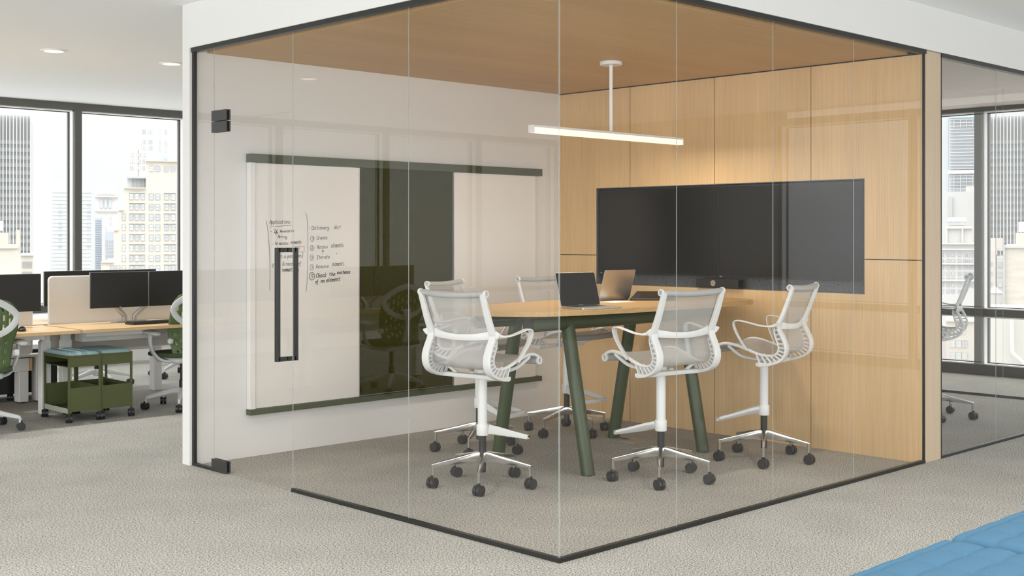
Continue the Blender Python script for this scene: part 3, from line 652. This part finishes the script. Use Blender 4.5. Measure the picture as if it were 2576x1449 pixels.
# ------------------------------------------------------------------ quilted blue pouffe
ot=thing('quilted_ottoman','blue quilted ottoman in the bottom corner of the view','ottoman',(.03,-2.2,0))
for s,(a,b,ph0) in enumerate(((-1.2,-.004,0),(.004,1.3,0))):
    CU=.186; CV=.112; D=.74
    def qh(x,y,a=a,b=b):
        ex=min(x-a,b-x); ey=min(y+D/2,D/2-y); rr=.055
        e=0
        for q in (ex,ey):
            if q<rr: e+= rr-math.sqrt(max(0,rr*rr-(rr-q)**2))
        e=min(e,.06)
        xx=(x-(b if s==0 else a))/CU; yy=(y-D/2+.06)/CV
        dx=abs(xx-round(xx))*CU; dy=abs(yy-round(yy))*CV
        gx=math.exp(-dx/.007); gy=math.exp(-dy/.007); px=abs((xx%1)-.5)*2; py=abs((yy%1)-.5)*2; fd=min(1,ey/.05)
        return .449-e-fd*(.006*max(gx,gy)+.0045*(px*px+py*py))
    nx=int((b-a)/.0075); ny=int(D/.0065)
    MB().grid(lambda i,j: (lerp(a,b,i),lerp(-D/2,D/2,j),qh(lerp(a,b,i),lerp(-D/2,D/2,j))),nx,ny).build('cushion_top','blue_quilt',ot)
    bx('cushion_side','blue_quilt',ot,a,b,-D/2,D/2,.06,.395,bevel=.004)
for x in (-1.1,-.1,.1,1.2):
    for y in (-.3,.3): MB().cyl((x,y,0),(x,y,.06),.02).build('foot','black',ot)

# ------------------------------------------------------------------ open office desks
def cyl_box(m,x0,x1,y0,y1,z0,z1): m.box(x0,x1,y0,y1,z0,z1)
def make_desk(label,u0,u1):
    t=thing('bench_desk',label,'desk',(u0,5.49,0),0,'bench desks in the open office'); L=u1-u0
    bx('desktop','oak_desk',t,0,L,0,.72,.712,.740,bevel=.003)
    bx('under_beam','desk_white',t,.16,L-.16,.30,.42,.655,.700,bevel=.003)
    bx('cable_tray','desk_white',t,.2,L-.2,.46,.62,.60,.70,bevel=.004)
    for x in (.10,L-.043):
        bx('leg_sleeve','desk_white',t,x-.042,x+.042,.54,.61,.02,.62,bevel=.006)
        bx('leg','desk_white',t,x-.034,x+.034,.547,.603,.60,.70,bevel=.004)
        bx('mounting_plate','desk_white',t,max(0.01,x-.09),min(L-.01,x+.09),.15,.68,.700,.712,bevel=.003)
        bx('foot','black',t,x-.02,x+.02,.555,.595,0,.02,bevel=.003)
    return t
def make_screen(label,u0,u1):
    t=thing('desk_screen',label,'divider',(u0,6.235,0),0,'fabric desk dividers'); L=u1-u0
    def rr(x0,x1,z0,z1,r):
        o=[]
        for cx,cz,a0 in ((x1-r,z1-r,0),(x0+r,z1-r,90),(x0+r,z0+r,180),(x1-r,z0+r,270)):
            for k in range(6): a=R(a0+k*18); o.append((cx+r*cos(a),cz+r*sin(a)))
        return o
    MB().prism(rr(0,L,.50,1.148,.035),-.011,.011,'y').build('edge_band','desk_white',t,bevel=.002)
    MB().prism(rr(.006,L-.006,.506,1.142,.032),-.014,.014,'y').build('fabric_panel','fabric',t,bevel=.002)
    return t
def make_monitor(label,u,v,rz,mark=False):
    t=thing('monitor',label,'monitor',(u,v,.875),rz,'black monitors on the desks')   # origin bottom centre, screen faces local -y
    bx('casing','bezel',t,-.262,.262,0,.028,0,.303,bevel=.003); bx('silver_rim','arm_silver',t,-.2635,.2635,.010,.026,-.001,.3045)
    bx('screen','screen2',t,-.258,.258,-.0015,.0,.012,.299)
    bx('back_housing','bezel',t,-.13,.13,.028,.05,.08,.22,bevel=.01)
    if mark: bx('maker_mark','silver',t,-.006,.010,-.003,-.0015,.003,.008)
    return t
def make_arm(label,u,v,s=1):
    t=thing('monitor_stand',label,'monitor stand',(u,v,.740),0 if s>0 else pi,'silver twin-armed monitor stands')
    MB().prism([(p.x,p.y) for p in smooth_pts([(-.13,-.03,0),(.13,-.03,0),(.15,.02,0),(.13,.05,0),(-.13,.05,0),(-.15,.02,0)],4,True)],0,.012).build('clamp_base','arm_silver',t)
    for q in (-1,1):
        m=MB(); m.sweep([(q*.045,0,.01),(q*.045,0,.055),(q*.075,-.01,.085),(q*.17,-.035,.165),(q*.23,-.04,.21)],[.022,.022,.022,.020,.018],[.022,.022,.022,.020,.018],n=12,pw=2.6)
        m.cyl((q*.045,0,.0),(q*.045,0,.03),.022); m.build('support_arm','arm_silver',t)
    return t
for a,b,lb in ((-4.30,-2.76,'oak bench desk outermost, seen only in the glass reflection'),(-2.74,-1.24,'oak bench desk seen only as reflection beyond the green chair'),(-1.22,.25,'oak bench desk with the black mouse'),(.285,1.79,'oak bench desk with the keyboard, behind the low carts')): make_desk(lb,a,b)
for a,b,lb in ((-4.3,-2.80,'beige fabric divider farthest out, seen only in the glass'),(-2.74,-1.30,'beige fabric divider seen in the glass reflection'),(-1.22,.175,'beige fabric divider behind the desk with the mouse'),(.31,1.79,'beige fabric divider with rounded corner behind the pair of monitors')): make_screen(lb,a,b)
make_monitor('black monitor above the desk with the mouse, cut by the frame',-.12,5.98,0)
make_monitor('black monitor fully in view in front of the rounded beige divider',.828,5.98,0,True)
make_monitor('black monitor partly hidden by the green chair and white wall',1.365,5.98,0)
for u,lb in ((-.655,'black monitor out of frame beside the desk mouse'),(-1.65,'black monitor seen in the glass reflection, first'),(-2.18,'black monitor seen in the glass reflection, second'),(-3.3,'black monitor seen in the glass reflection, third'),(-3.83,'black monitor seen in the glass reflection, fourth')): make_monitor(lb,u,5.98,0)
make_monitor('rear row monitor showing above the corner of the beige divider',.685,6.57,0)
make_monitor('rear row monitor in front of the brick building, above the front pair',1.215,6.57,0)
make_arm('silver twin-armed monitor stand carrying the front pair of monitors',.95,6.05); make_arm('silver twin-armed monitor stand behind the monitor at the frame edge',-.39,6.05)
make_arm('silver twin-armed monitor stand out of frame',-1.9,6.05); make_arm('silver twin-armed monitor stand of the outermost desk',-3.55,6.05); make_arm('silver twin-armed monitor stand of the rear desk row',.95,6.68)
# rear bench row
t=thing('bench_desk','rear oak bench desk by the windows','desk',(-1.2,6.30,0),0,'bench desks in the open office')
bx('desktop','oak_desk',t,0,3.0,0,.70,.712,.740,bevel=.003)
sb=thing('power_beam','white cable beam on square legs under the rear desks','beam',(-1.2,6.93,0))
bx('beam','desk_white',sb,0,1.64,.0,.09,.285,.40,bevel=.004); bx('beam_cap','oak_desk',sb,1.642,1.665,.0,.09,.285,.40); bx('beam_shelf','desk_white',sb,0,2.9,-.02,.11,.41,.432,bevel=.002)
for x in (1.545,1.70): bx('leg','desk_white',sb,x,x+.085,-.01,.10,.012,.285 if x<1.6 else .41,bevel=.006); MB().cyl((x+.04,.045,0),(x+.04,.045,.012),.025).build('foot','black',sb)
bx('leg','desk_white',sb,2.85,2.93,0,.1,.0,.7,bevel=.006)
pdz=thing('pedestal','black mobile pedestal standing behind the white desk legs','cabinet',(.35,7.30,0)); bx('body','black',pdz,-.9,.42,-.2,.25,.07,.46,bevel=.006)
for x in (-.8,.02,.38): caster(pdz,x,-.12,0)
bx('drawer_front','black',pdz,-.43,-.03,-.205,-.2,.1,.44)
# keyboard, mouse, pad
kb=thing('keyboard','black computer keyboard on the desk below the front monitors','keyboard',(1.02,5.755,.740),R(1))
bx('case','black',kb,-.225,.225,-.075,.075,.002,.018,bevel=.004)
ky=MB()
for i in range(5):
    for j in range(18): ky.box(-.215+j*.0239+.001,-.215+(j+1)*.0239-.001,-.065+i*.026+.001,-.065+(i+1)*.026-.001,.018,.0235)
ky.build('keys','black',kb,smooth=False,kind='stuff')
ms=thing('computer_mouse','black mouse on the desk near the green chair','mouse',(-.13,5.70,.740),R(60))
m=MB(); m.grid(lambda i,j:(.055*cos(pi*i)*.98,.032*sin(pi*i)**.6*cos(pi*j),.004+.032*sin(pi*i)**.6*sin(pi*j)*(1+.2*cos(pi*i))),16,12); m.build('shell','screen',ms); MB().cyl((.035,0,.022),(.035,.0,.032),.006).build('wheel','hinge',ms)
tag(bx('notepad','paper',None,-.22,-.04,5.80,5.95,.740,.746),'white notepad beside the black mouse','notepad'); tag(bx('notepad','paper',None,1.16,1.45,5.98,6.08,.740,.744),'white notepad behind the black keyboard','notepad')

# ------------------------------------------------------------------ green task chairs
def make_task(label,loc,rz,ph):
    t=thing('task_chair',label,'chair',loc,rz)       # faces local +x
    def sh(i,j):   # back shell: i height, j across
        y=(j-.5)*2; z=.47+.555*i
        hw=lerp(.19,.245,min(1,i*1.8))-.07*max(0,(i-.72)/.28)**2
        x=-.235+.055*math.exp(-((i-.33)/.2)**2)-.045*i+ .07*y*y*(1-.45*i)
        zt=z-.035*(y*y)*max(0,(i-.7)/.3)
        return (x,hw*y,zt)
    def keep(i,j):
        if j<2 or j>29 or i<3 or i>56: return True
        a=(i+(j//2)*5)%8; return not (j%3==1 and (a<3 if i<36 else a<5))
    MB().grid(sh,60,32,keep=keep).build('back_shell','green_shell',t,solid=.006)
    m=MB(); pts=[]
    for k in range(26):
        a=2*pi*k/26; y=sin(a)*.93; i=.74+.24*cos(a)-.05*(1-abs(sin(a)))*(cos(a)<0)
        p=sh(i,.5+y/2); pts.append((p[0]-.008,p[1],p[2]))
    m.sweep(smooth_pts(pts,2,True),.010,.026,closed=True,n=8,pw=3,side=(1,0,0)); m.build('back_frame','grey_plastic',t)
    m=MB(); m.sweep(smooth_pts([(-.275,0,.80),(-.29,0,.70),(-.27,0,.58),(-.20,0,.47),(-.08,0,.43)],5),[.05,.022,.026,.04],[.012,.015,.018,.022],side=(0,1,0),n=10); m.build('spine','grey_plastic',t)
    m=MB(); pr2=smooth_pts([(-.19,-.2,0),(.08,-.245,0),(.19,-.21,0),(.23,0,0),(.19,.21,0),(.08,.245,0),(-.19,.2,0),(-.22,0,0)],5,True); m.prism([(p.x,p.y) for p in pr2],.455,.49); m.build('seat','green_seat',t,bevel=.012)
    m=MB(); m.prism([(p.x*.8,p.y*.75) for p in pr2],.40,.455); m.build('tilt_mechanism','grey_plastic',t,bevel=.02)
    for s in (-1,1):
        m=MB(); m.sweep(smooth_pts([(-.10,s*.12,.415),(-.02,s*.22,.43),(.02,s*.275,.50),(.015,s*.30,.58),(.02,s*.30,.65)],6),[.026,.028,.024,.022,.028],[.014,.014,.013,.012,.012],side=(1,0,0),n=10); m.build('arm_post','grey_plastic',t)
        m=MB(); m.sweep(smooth_pts([(-.125,s*.305,.655),(-.09,s*.305,.664),(.02,s*.30,.668),(.12,s*.285,.664),(.17,s*.265,.646)],4),[.020,.046,.050,.046,.014],[.007,.019,.020,.017,.006],side=(0,1,0),n=12,pw=2.4); m.build('armrest','grey_plastic',t)
        m=MB(); m.sweep([(-.20,s*.215,.60),(-.195,s*.24,.60),(-.19,s*.255,.60)],[.02,.03,.012],[.02,.026,.012],n=12); m.build('lumbar_knob','grey_plastic',t)
    m=MB(); m.sweep([(.0,-.2,.435),(.02,-.26,.44),(.03,-.30,.438)],[.012,.02,.016],[.005,.006,.005],side=(1,0,0)); m.build('lever','grey_plastic',t)
    MB().lathe([(.028,.13),(.028,.24),(.02,.245),(.02,.40)],24).build('gas_column','black',t)
    MB().lathe([(.03,.105),(.04,.115),(.04,.165),(.03,.175)],24).build('base_hub','grey_plastic',t)
    for k in range(5):
        a=ph-rz+k*2*pi/5; m=MB()
        m.sweep([(.02,0,.150),(.10,0,.148),(.29,0,.105),(.312,0,.100)],[.022,.019,.015,.012],[.024,.022,.015,.010],side=(0,1,0),n=8,pw=4); m.sweep([(.305,0,.105),(.312,0,.09),(.312,0,.055)],.012,.010,side=(0,1,0),n=8)
        o=m.build('leg','grey_plastic',t); o.rotation_euler=(0,0,a); c_=share(CAST,parent=t,loc=(.318*cos(a),.318*sin(a),0),rot=(0,0,a+.6+.9*k-rz))
    return t
TC=make_task('green backed task chair beside the white wall edge',(1.275,5.72,0),R(92),R(164))
def spin(root,d):
    for c_ in kids(root):
        if c_.name.startswith('leg'): c_.rotation_euler.z+=d
        elif c_.name.startswith('caster'):
            c_.location=Matrix.Rotation(d,3,'Z')@c_.location
spin(dup(TC,(-.49,5.65,0),R(82),'green backed task chair cut by the frame edge, before the desk with the mouse'),R(25.5))
dup(TC,(-3.25,5.3,0),R(97),'green backed task chair seen only as a reflection on the felt panel')
dup(TC,(1.40,7.62,0),R(-90),'task chair at the rear desks, its base showing through the carts')
dup(TC,(2.45,7.85,0),R(-80),'task chair by the windows, mostly behind the green chair')

# ------------------------------------------------------------------ low carts with cushions
def make_cart(label,u0,v0):
    t=thing('storage_cart',label,'cart',(u0,v0,0),0,'low olive carts with blue cushions'); w,d=.272,.47
    for x,y in ((0,0),(w-.016,0),(0,d-.016),(w-.016,d-.016)): bx('post','cart_green',t,x,x+.016,y,y+.016,.06,.537,bevel=.001)
    m=MB(); m.box(.016,w-.016,.002,.006,.445,.517); m.box(.016,w-.016,d-.006,d-.002,.445,.517); m.box(w-.006,w-.002,.016,d-.016,.445,.517); m.box(.002,w-.002,.004,d-.004,.441,.446); m.build('upper_shelf','cart_green',t,smooth=False)
    m=MB(); m.box(.016,w-.016,0,.008,.5185,.533); m.box(.016,w-.016,d-.008,d,.5185,.533); m.box(0,.008,.016,d-.016,.508,.533); m.box(w-.008,w,.016,d-.016,.5185,.533); m.box(.01,w-.01,.01,d-.01,.512,.520); m.build('top_tray','cart_green',t,smooth=False)
    m=MB(); m.box(.016,w-.016,.002,.006,.085,.275); m.box(.016,w-.016,d-.006,d-.002,.085,.275); m.box(w-.006,w-.002,.016,d-.016,.085,.275); m.box(.004,w-.004,.004,d-.004,.085,.092); m.build('lower_bin','cart_green',t,smooth=False)
    bx('bin_lip','cart_lip',t,.001,.005,.016,d-.016,.072,.112)
    def cf(i,j):
        x=lerp(.004,w-.004,i); y=lerp(.004,d-.004,j); e=min(x-.004,w-.004-x,y-.004,d-.004-y); return (x,y,.5335+.028*(1-math.exp(-e/.013)))
    MB().grid(cf,24,34).build('cushion','cushion',t); 
    for x,y in ((.008,.008),(w-.008,.008),(.008,d-.008),(w-.008,d-.008)): share(CAST,parent=t,loc=(x,y,0),rot=(0,0,R(68)))
    return t
K0=make_cart('low olive cart with pale blue cushion, nearer the frame edge',.178,5.545)
dup(K0,(.456,5.555,0),0,'low olive cart with pale blue cushion, nearer the white wall')

# ------------------------------------------------------------------ city outside
CM={}
def haze_mat(c_,rough=.8,spec=.2):
    if c_ not in CM: CM[c_]=mat('facade '+str(len(CM)),tuple(min(.655,q*.66+.215) for q in c_),rough,spec=spec)  # colours lifted toward white: distance haze put into the base colour
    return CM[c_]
FW=Vector((.6977,.7164,0)); RT=Vector((.7164,-.6977,0)); EYE=Vector((-4.029,-3.827,1.5))
ROT=math.atan2(RT.y,RT.x)
CREAM=(.56,.53,.45); BRICK=(.53,.47,.38); PALE=(.62,.63,.62); BLUE=(.44,.50,.58); GREY=(.44,.44,.45); TEAL=(.38,.60,.66); GLS=(.45,.50,.52); DARKW=(.40,.43,.49); FR=(.30,.30,.31); WHT=(.66,.655,.63)
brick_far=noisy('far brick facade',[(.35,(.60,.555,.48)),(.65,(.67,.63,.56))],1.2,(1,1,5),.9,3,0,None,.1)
class Bld:
    """a building facing the street grid at its own distance; sizes in metres from angular sizes at that distance"""
    def __init__(s,label,t,name='office_building'):
        s.t=t; s.k=t/3054; s.xc=None; s.r=thing(name,label,'building',(0,0,-45),0,'buildings outside the windows')
    def face(s,xc):
        # turn the street front square to the line of sight from the office and set it down at its distance
        s.xc=xc; q=(xc-1288)/3054; d=FW+RT*q; o=EYE+d*s.t; s.D=s.t*d.length; s.a0=math.atan(q)
        s.r.location=(o.x,o.y,-45); s.r.rotation_euler=(0,0,ROT-s.a0)
    def X(s,x): return s.D*math.tan(math.atan((x-1288)/3054)-s.a0)
    def Z(s,y): return 46.5-(y-590)*s.k
    def box(s,nm,m,x0,x1,y0,y1=None,d0=0,d1=12):
        if s.xc is None: s.face((x0+x1)/2)
        return bx(nm,m if not isinstance(m,tuple) else haze_mat(m),s.r,s.X(x0),s.X(x1),d0,d1,s.Z(y1) if y1 else 0,s.Z(y0))
    def windows(s,cols,rows,w,h,frame=FR,glass=GLS,rnd=None):
        """each window its own part, glass pane a sub-part, sharing mesh data"""
        W_,H_=w*s.k,h*s.k
        fr=MB(); b=.085*W_
        fr.box(0,b,-.05,.05,0,H_); fr.box(W_-b,W_,-.05,.05,0,H_); fr.box(b,W_-b,-.05,.05,0,b); fr.box(b,W_-b,-.05,.05,H_-b,H_); fr.box(b,W_-b,-.045,.05,H_*.5-b*.35,H_*.5+b*.35)
        F0=None
        pn={}
        for ri,y in enumerate(rows):
            for ci,x in enumerate(cols):
                if callable(rnd) and not rnd(ri,ci): continue
                if F0 is None: F0=fr.build('window',haze_mat(frame),s.r,smooth=False); o=F0
                else: o=share(F0,parent=s.r)
                o.location=(s.X(x),0,s.Z(y+h))
                q=RN.choice((0,0,1,2))
                if q not in pn:
                    gcol=(glass,DARKW,(.58,.60,.60))[q]
                    pp=MB(); pp.box(b*.9,W_-b*.9,-.03,.04,b*.9,H_-b*.9); pn[q]=pp.build('pane',haze_mat(gcol,.3,.5),o,smooth=False)
                else: share(pn[q],parent=o)
# left windows
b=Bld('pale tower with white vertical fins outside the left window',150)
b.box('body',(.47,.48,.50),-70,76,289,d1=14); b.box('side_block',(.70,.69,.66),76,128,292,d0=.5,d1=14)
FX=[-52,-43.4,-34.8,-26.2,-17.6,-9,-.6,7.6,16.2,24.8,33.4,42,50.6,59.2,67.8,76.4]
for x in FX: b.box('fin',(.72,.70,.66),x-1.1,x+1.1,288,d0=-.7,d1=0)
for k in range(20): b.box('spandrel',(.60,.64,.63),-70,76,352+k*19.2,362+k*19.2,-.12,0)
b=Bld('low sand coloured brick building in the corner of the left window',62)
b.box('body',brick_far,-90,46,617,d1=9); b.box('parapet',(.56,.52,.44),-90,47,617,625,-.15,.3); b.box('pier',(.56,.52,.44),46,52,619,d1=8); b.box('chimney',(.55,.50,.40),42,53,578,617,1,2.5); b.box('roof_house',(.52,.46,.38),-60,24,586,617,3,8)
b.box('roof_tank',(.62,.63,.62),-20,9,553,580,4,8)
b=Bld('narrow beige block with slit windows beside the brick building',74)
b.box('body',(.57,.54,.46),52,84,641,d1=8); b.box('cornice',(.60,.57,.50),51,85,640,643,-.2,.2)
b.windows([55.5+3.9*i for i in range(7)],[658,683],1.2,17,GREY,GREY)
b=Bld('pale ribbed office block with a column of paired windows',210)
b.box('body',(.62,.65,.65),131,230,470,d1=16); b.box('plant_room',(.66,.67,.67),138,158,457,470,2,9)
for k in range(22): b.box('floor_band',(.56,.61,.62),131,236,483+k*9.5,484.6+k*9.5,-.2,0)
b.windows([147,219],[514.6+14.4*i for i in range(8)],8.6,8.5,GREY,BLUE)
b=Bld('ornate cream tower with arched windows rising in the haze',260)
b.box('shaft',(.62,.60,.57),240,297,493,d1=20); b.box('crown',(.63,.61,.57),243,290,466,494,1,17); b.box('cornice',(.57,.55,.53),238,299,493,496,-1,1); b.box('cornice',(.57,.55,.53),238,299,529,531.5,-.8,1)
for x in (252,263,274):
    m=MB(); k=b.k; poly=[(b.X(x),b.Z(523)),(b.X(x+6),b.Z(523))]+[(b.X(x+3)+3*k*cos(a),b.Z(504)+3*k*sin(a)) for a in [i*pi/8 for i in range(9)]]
    m.prism(poly,-.25,.1,'y').build('arched_window',haze_mat(BLUE),b.r,smooth=False)
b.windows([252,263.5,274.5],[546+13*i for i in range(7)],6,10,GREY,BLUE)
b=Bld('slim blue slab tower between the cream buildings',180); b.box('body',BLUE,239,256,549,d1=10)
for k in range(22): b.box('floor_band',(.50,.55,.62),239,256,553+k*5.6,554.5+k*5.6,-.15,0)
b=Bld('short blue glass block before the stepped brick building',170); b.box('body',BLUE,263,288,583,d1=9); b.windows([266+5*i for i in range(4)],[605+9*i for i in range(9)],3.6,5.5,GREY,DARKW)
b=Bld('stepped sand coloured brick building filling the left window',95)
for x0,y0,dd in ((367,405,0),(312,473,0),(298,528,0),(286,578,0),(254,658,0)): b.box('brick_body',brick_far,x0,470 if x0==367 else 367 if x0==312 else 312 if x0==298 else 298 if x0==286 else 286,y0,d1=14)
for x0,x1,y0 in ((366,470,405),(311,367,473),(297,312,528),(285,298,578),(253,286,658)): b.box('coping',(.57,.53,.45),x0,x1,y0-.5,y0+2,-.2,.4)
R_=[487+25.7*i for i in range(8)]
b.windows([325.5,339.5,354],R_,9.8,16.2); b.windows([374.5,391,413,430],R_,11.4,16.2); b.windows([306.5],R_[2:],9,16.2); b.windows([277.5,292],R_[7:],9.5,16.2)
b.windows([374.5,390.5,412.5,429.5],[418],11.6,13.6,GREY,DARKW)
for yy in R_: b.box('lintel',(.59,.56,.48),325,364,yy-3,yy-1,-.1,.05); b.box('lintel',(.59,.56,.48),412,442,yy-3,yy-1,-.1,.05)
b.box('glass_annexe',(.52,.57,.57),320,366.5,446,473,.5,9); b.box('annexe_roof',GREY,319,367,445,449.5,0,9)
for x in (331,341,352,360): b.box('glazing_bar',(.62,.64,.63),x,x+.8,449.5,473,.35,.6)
m=MB(); m.cyl((b.X(397),6,b.Z(402)),(b.X(397),6,b.Z(380)),11.6*b.k*2,n=28); m.build('roof_tank',haze_mat((.45,.49,.55)),b.r); b.box('tank_deck',GREY,370,423,401,405,2,9); b.box('roof_house',GREY,425,446,390,405,3,9)
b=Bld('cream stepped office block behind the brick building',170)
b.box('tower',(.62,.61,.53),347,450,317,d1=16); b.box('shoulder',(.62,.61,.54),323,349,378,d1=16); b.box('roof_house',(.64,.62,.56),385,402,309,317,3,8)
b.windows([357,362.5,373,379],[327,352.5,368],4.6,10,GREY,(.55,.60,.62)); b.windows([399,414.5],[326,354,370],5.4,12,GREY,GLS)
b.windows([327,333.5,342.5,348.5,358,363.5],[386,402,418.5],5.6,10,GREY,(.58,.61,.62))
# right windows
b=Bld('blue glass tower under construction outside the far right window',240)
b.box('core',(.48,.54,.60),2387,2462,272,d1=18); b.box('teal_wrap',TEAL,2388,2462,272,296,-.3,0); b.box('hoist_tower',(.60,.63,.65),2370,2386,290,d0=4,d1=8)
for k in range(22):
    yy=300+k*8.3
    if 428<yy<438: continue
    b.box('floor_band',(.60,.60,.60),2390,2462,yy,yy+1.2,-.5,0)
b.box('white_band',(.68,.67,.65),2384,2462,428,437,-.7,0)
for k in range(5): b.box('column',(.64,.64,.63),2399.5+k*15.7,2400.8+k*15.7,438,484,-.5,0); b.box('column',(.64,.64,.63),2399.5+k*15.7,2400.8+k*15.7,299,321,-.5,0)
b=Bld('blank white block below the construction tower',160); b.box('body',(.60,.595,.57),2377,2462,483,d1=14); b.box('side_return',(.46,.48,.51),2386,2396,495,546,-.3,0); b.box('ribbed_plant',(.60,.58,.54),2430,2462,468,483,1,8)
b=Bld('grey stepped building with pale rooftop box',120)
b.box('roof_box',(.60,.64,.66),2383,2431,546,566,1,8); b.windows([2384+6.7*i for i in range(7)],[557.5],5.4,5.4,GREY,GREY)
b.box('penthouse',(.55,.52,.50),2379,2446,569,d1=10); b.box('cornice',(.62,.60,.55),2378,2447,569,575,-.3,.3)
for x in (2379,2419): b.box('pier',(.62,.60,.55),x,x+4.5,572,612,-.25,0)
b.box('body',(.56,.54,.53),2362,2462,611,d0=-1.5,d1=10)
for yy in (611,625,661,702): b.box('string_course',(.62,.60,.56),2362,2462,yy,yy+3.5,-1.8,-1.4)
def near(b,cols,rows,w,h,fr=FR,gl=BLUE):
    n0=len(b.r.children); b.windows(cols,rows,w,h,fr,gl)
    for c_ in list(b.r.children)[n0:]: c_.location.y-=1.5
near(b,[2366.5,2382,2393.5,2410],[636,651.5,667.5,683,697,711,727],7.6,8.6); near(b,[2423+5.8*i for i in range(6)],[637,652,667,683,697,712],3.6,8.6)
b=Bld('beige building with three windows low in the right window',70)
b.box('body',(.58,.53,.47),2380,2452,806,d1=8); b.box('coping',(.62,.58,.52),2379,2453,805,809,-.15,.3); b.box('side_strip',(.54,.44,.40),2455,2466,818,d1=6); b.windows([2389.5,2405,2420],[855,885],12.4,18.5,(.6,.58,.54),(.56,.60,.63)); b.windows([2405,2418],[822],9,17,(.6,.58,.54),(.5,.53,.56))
b=Bld('low reddish yard wall below the beige building',84); b.box('body',(.52,.45,.42),2360,2382,850,d1=6)
b=Bld('grey tower with white vertical fins outside the right window',142)
b.box('body',(.47,.47,.485),2489,2640,291,d1=14)
for k in range(17): b.box('fin',(.72,.70,.66),2489.5+k*8.65,2491.7+k*8.65,290,d0=-.7,d1=0)
for k in range(17): b.box('spandrel',(.52+.06*(k%3==0),.58+.04*(k%3==0),.59),2489,2640,352+k*19.2,361+k*19.2,-.12,0)
b.box('roof_house',(.47,.50,.54),2551,2575,283,291,3,8)
b=Bld('blank pale brick building low in the right window',58); b.box('body',brick_far,2528,2660,617,d1=8); b.box('coping',(.58,.55,.51),2527.5,2660,616.5,624,-.1,.3); b.box('roof_house',(.55,.50,.41),2553,2640,586,617,3,7); b.box('roof_tank',(.64,.65,.64),2560,2590,556,583,4,7); b.box('downpipe',(.44,.46,.48),2523.5,2528,618,d0=-.2,d1=.2)
b=Bld('narrow tan building between the mullion and the brick block',72); b.box('body',(.56,.51,.46),2484,2506,628,d1=8); b.box('stair_bay',(.46,.43,.42),2507,2524,647,d1=8); b.box('rear_house',(.57,.50,.47),2488,2524,600,632,3,8)
b.windows([2488.5],[659,683.5,709],6.8,9.5,GREY,DARKW); b.windows([2512],[659,684,709],8.4,13,GREY,DARKW)
# timber water tank
b=Bld('wooden rooftop water tank with conical roof',60,'water_tank')
b.face(2502); m=MB(); rr_=17*b.k; zt,zb=b.Z(728),b.Z(752); cx=b.X(2502)
m.cyl((cx,-4,zb),(cx,-4,zt),rr_,n=24); m.build('tank','felt_grey' if False else haze_mat((.48,.45,.41)),b.r)
m=MB(); m.cyl((cx,-4,zt),(cx,-4,b.Z(712)),rr_*1.12,.02,n=24); m.build('cone_roof',haze_mat((.62,.58,.50)),b.r)
for q in (-1,1): m=MB(); m.cyl((cx+q*rr_*.8,-4,b.Z(800)),(cx+q*rr_*.8,-4,zb),.06); m.build('leg',haze_mat((.45,.44,.43)),b.r)
b=Bld('cream rendered wall with bent white pipe below the right window rail',45); b.box('body',(.62,.59,.53),2486,2660,785,d0=0,d1=5)
m=MB(); m.sweep([(b.X(2545),-.25,b.Z(785)),(b.X(2546),-.25,b.Z(884)),(b.X(2549),-.25,b.Z(889)),(b.X(2590),-.25,b.Z(925))],.075,.075,n=10,pw=2); m.build('drain_pipe',haze_mat((.66,.65,.62)),b.r)
tag(bx('street','brick_far' if False else haze_mat((.50,.49,.47)),None,-350,350,12,600,-46,-45),'pale street level far below the windows','street',kind='structure')
print('objects',len(bpy.data.objects),'tris',sum(len(m.polygons) for m in bpy.data.meshes))
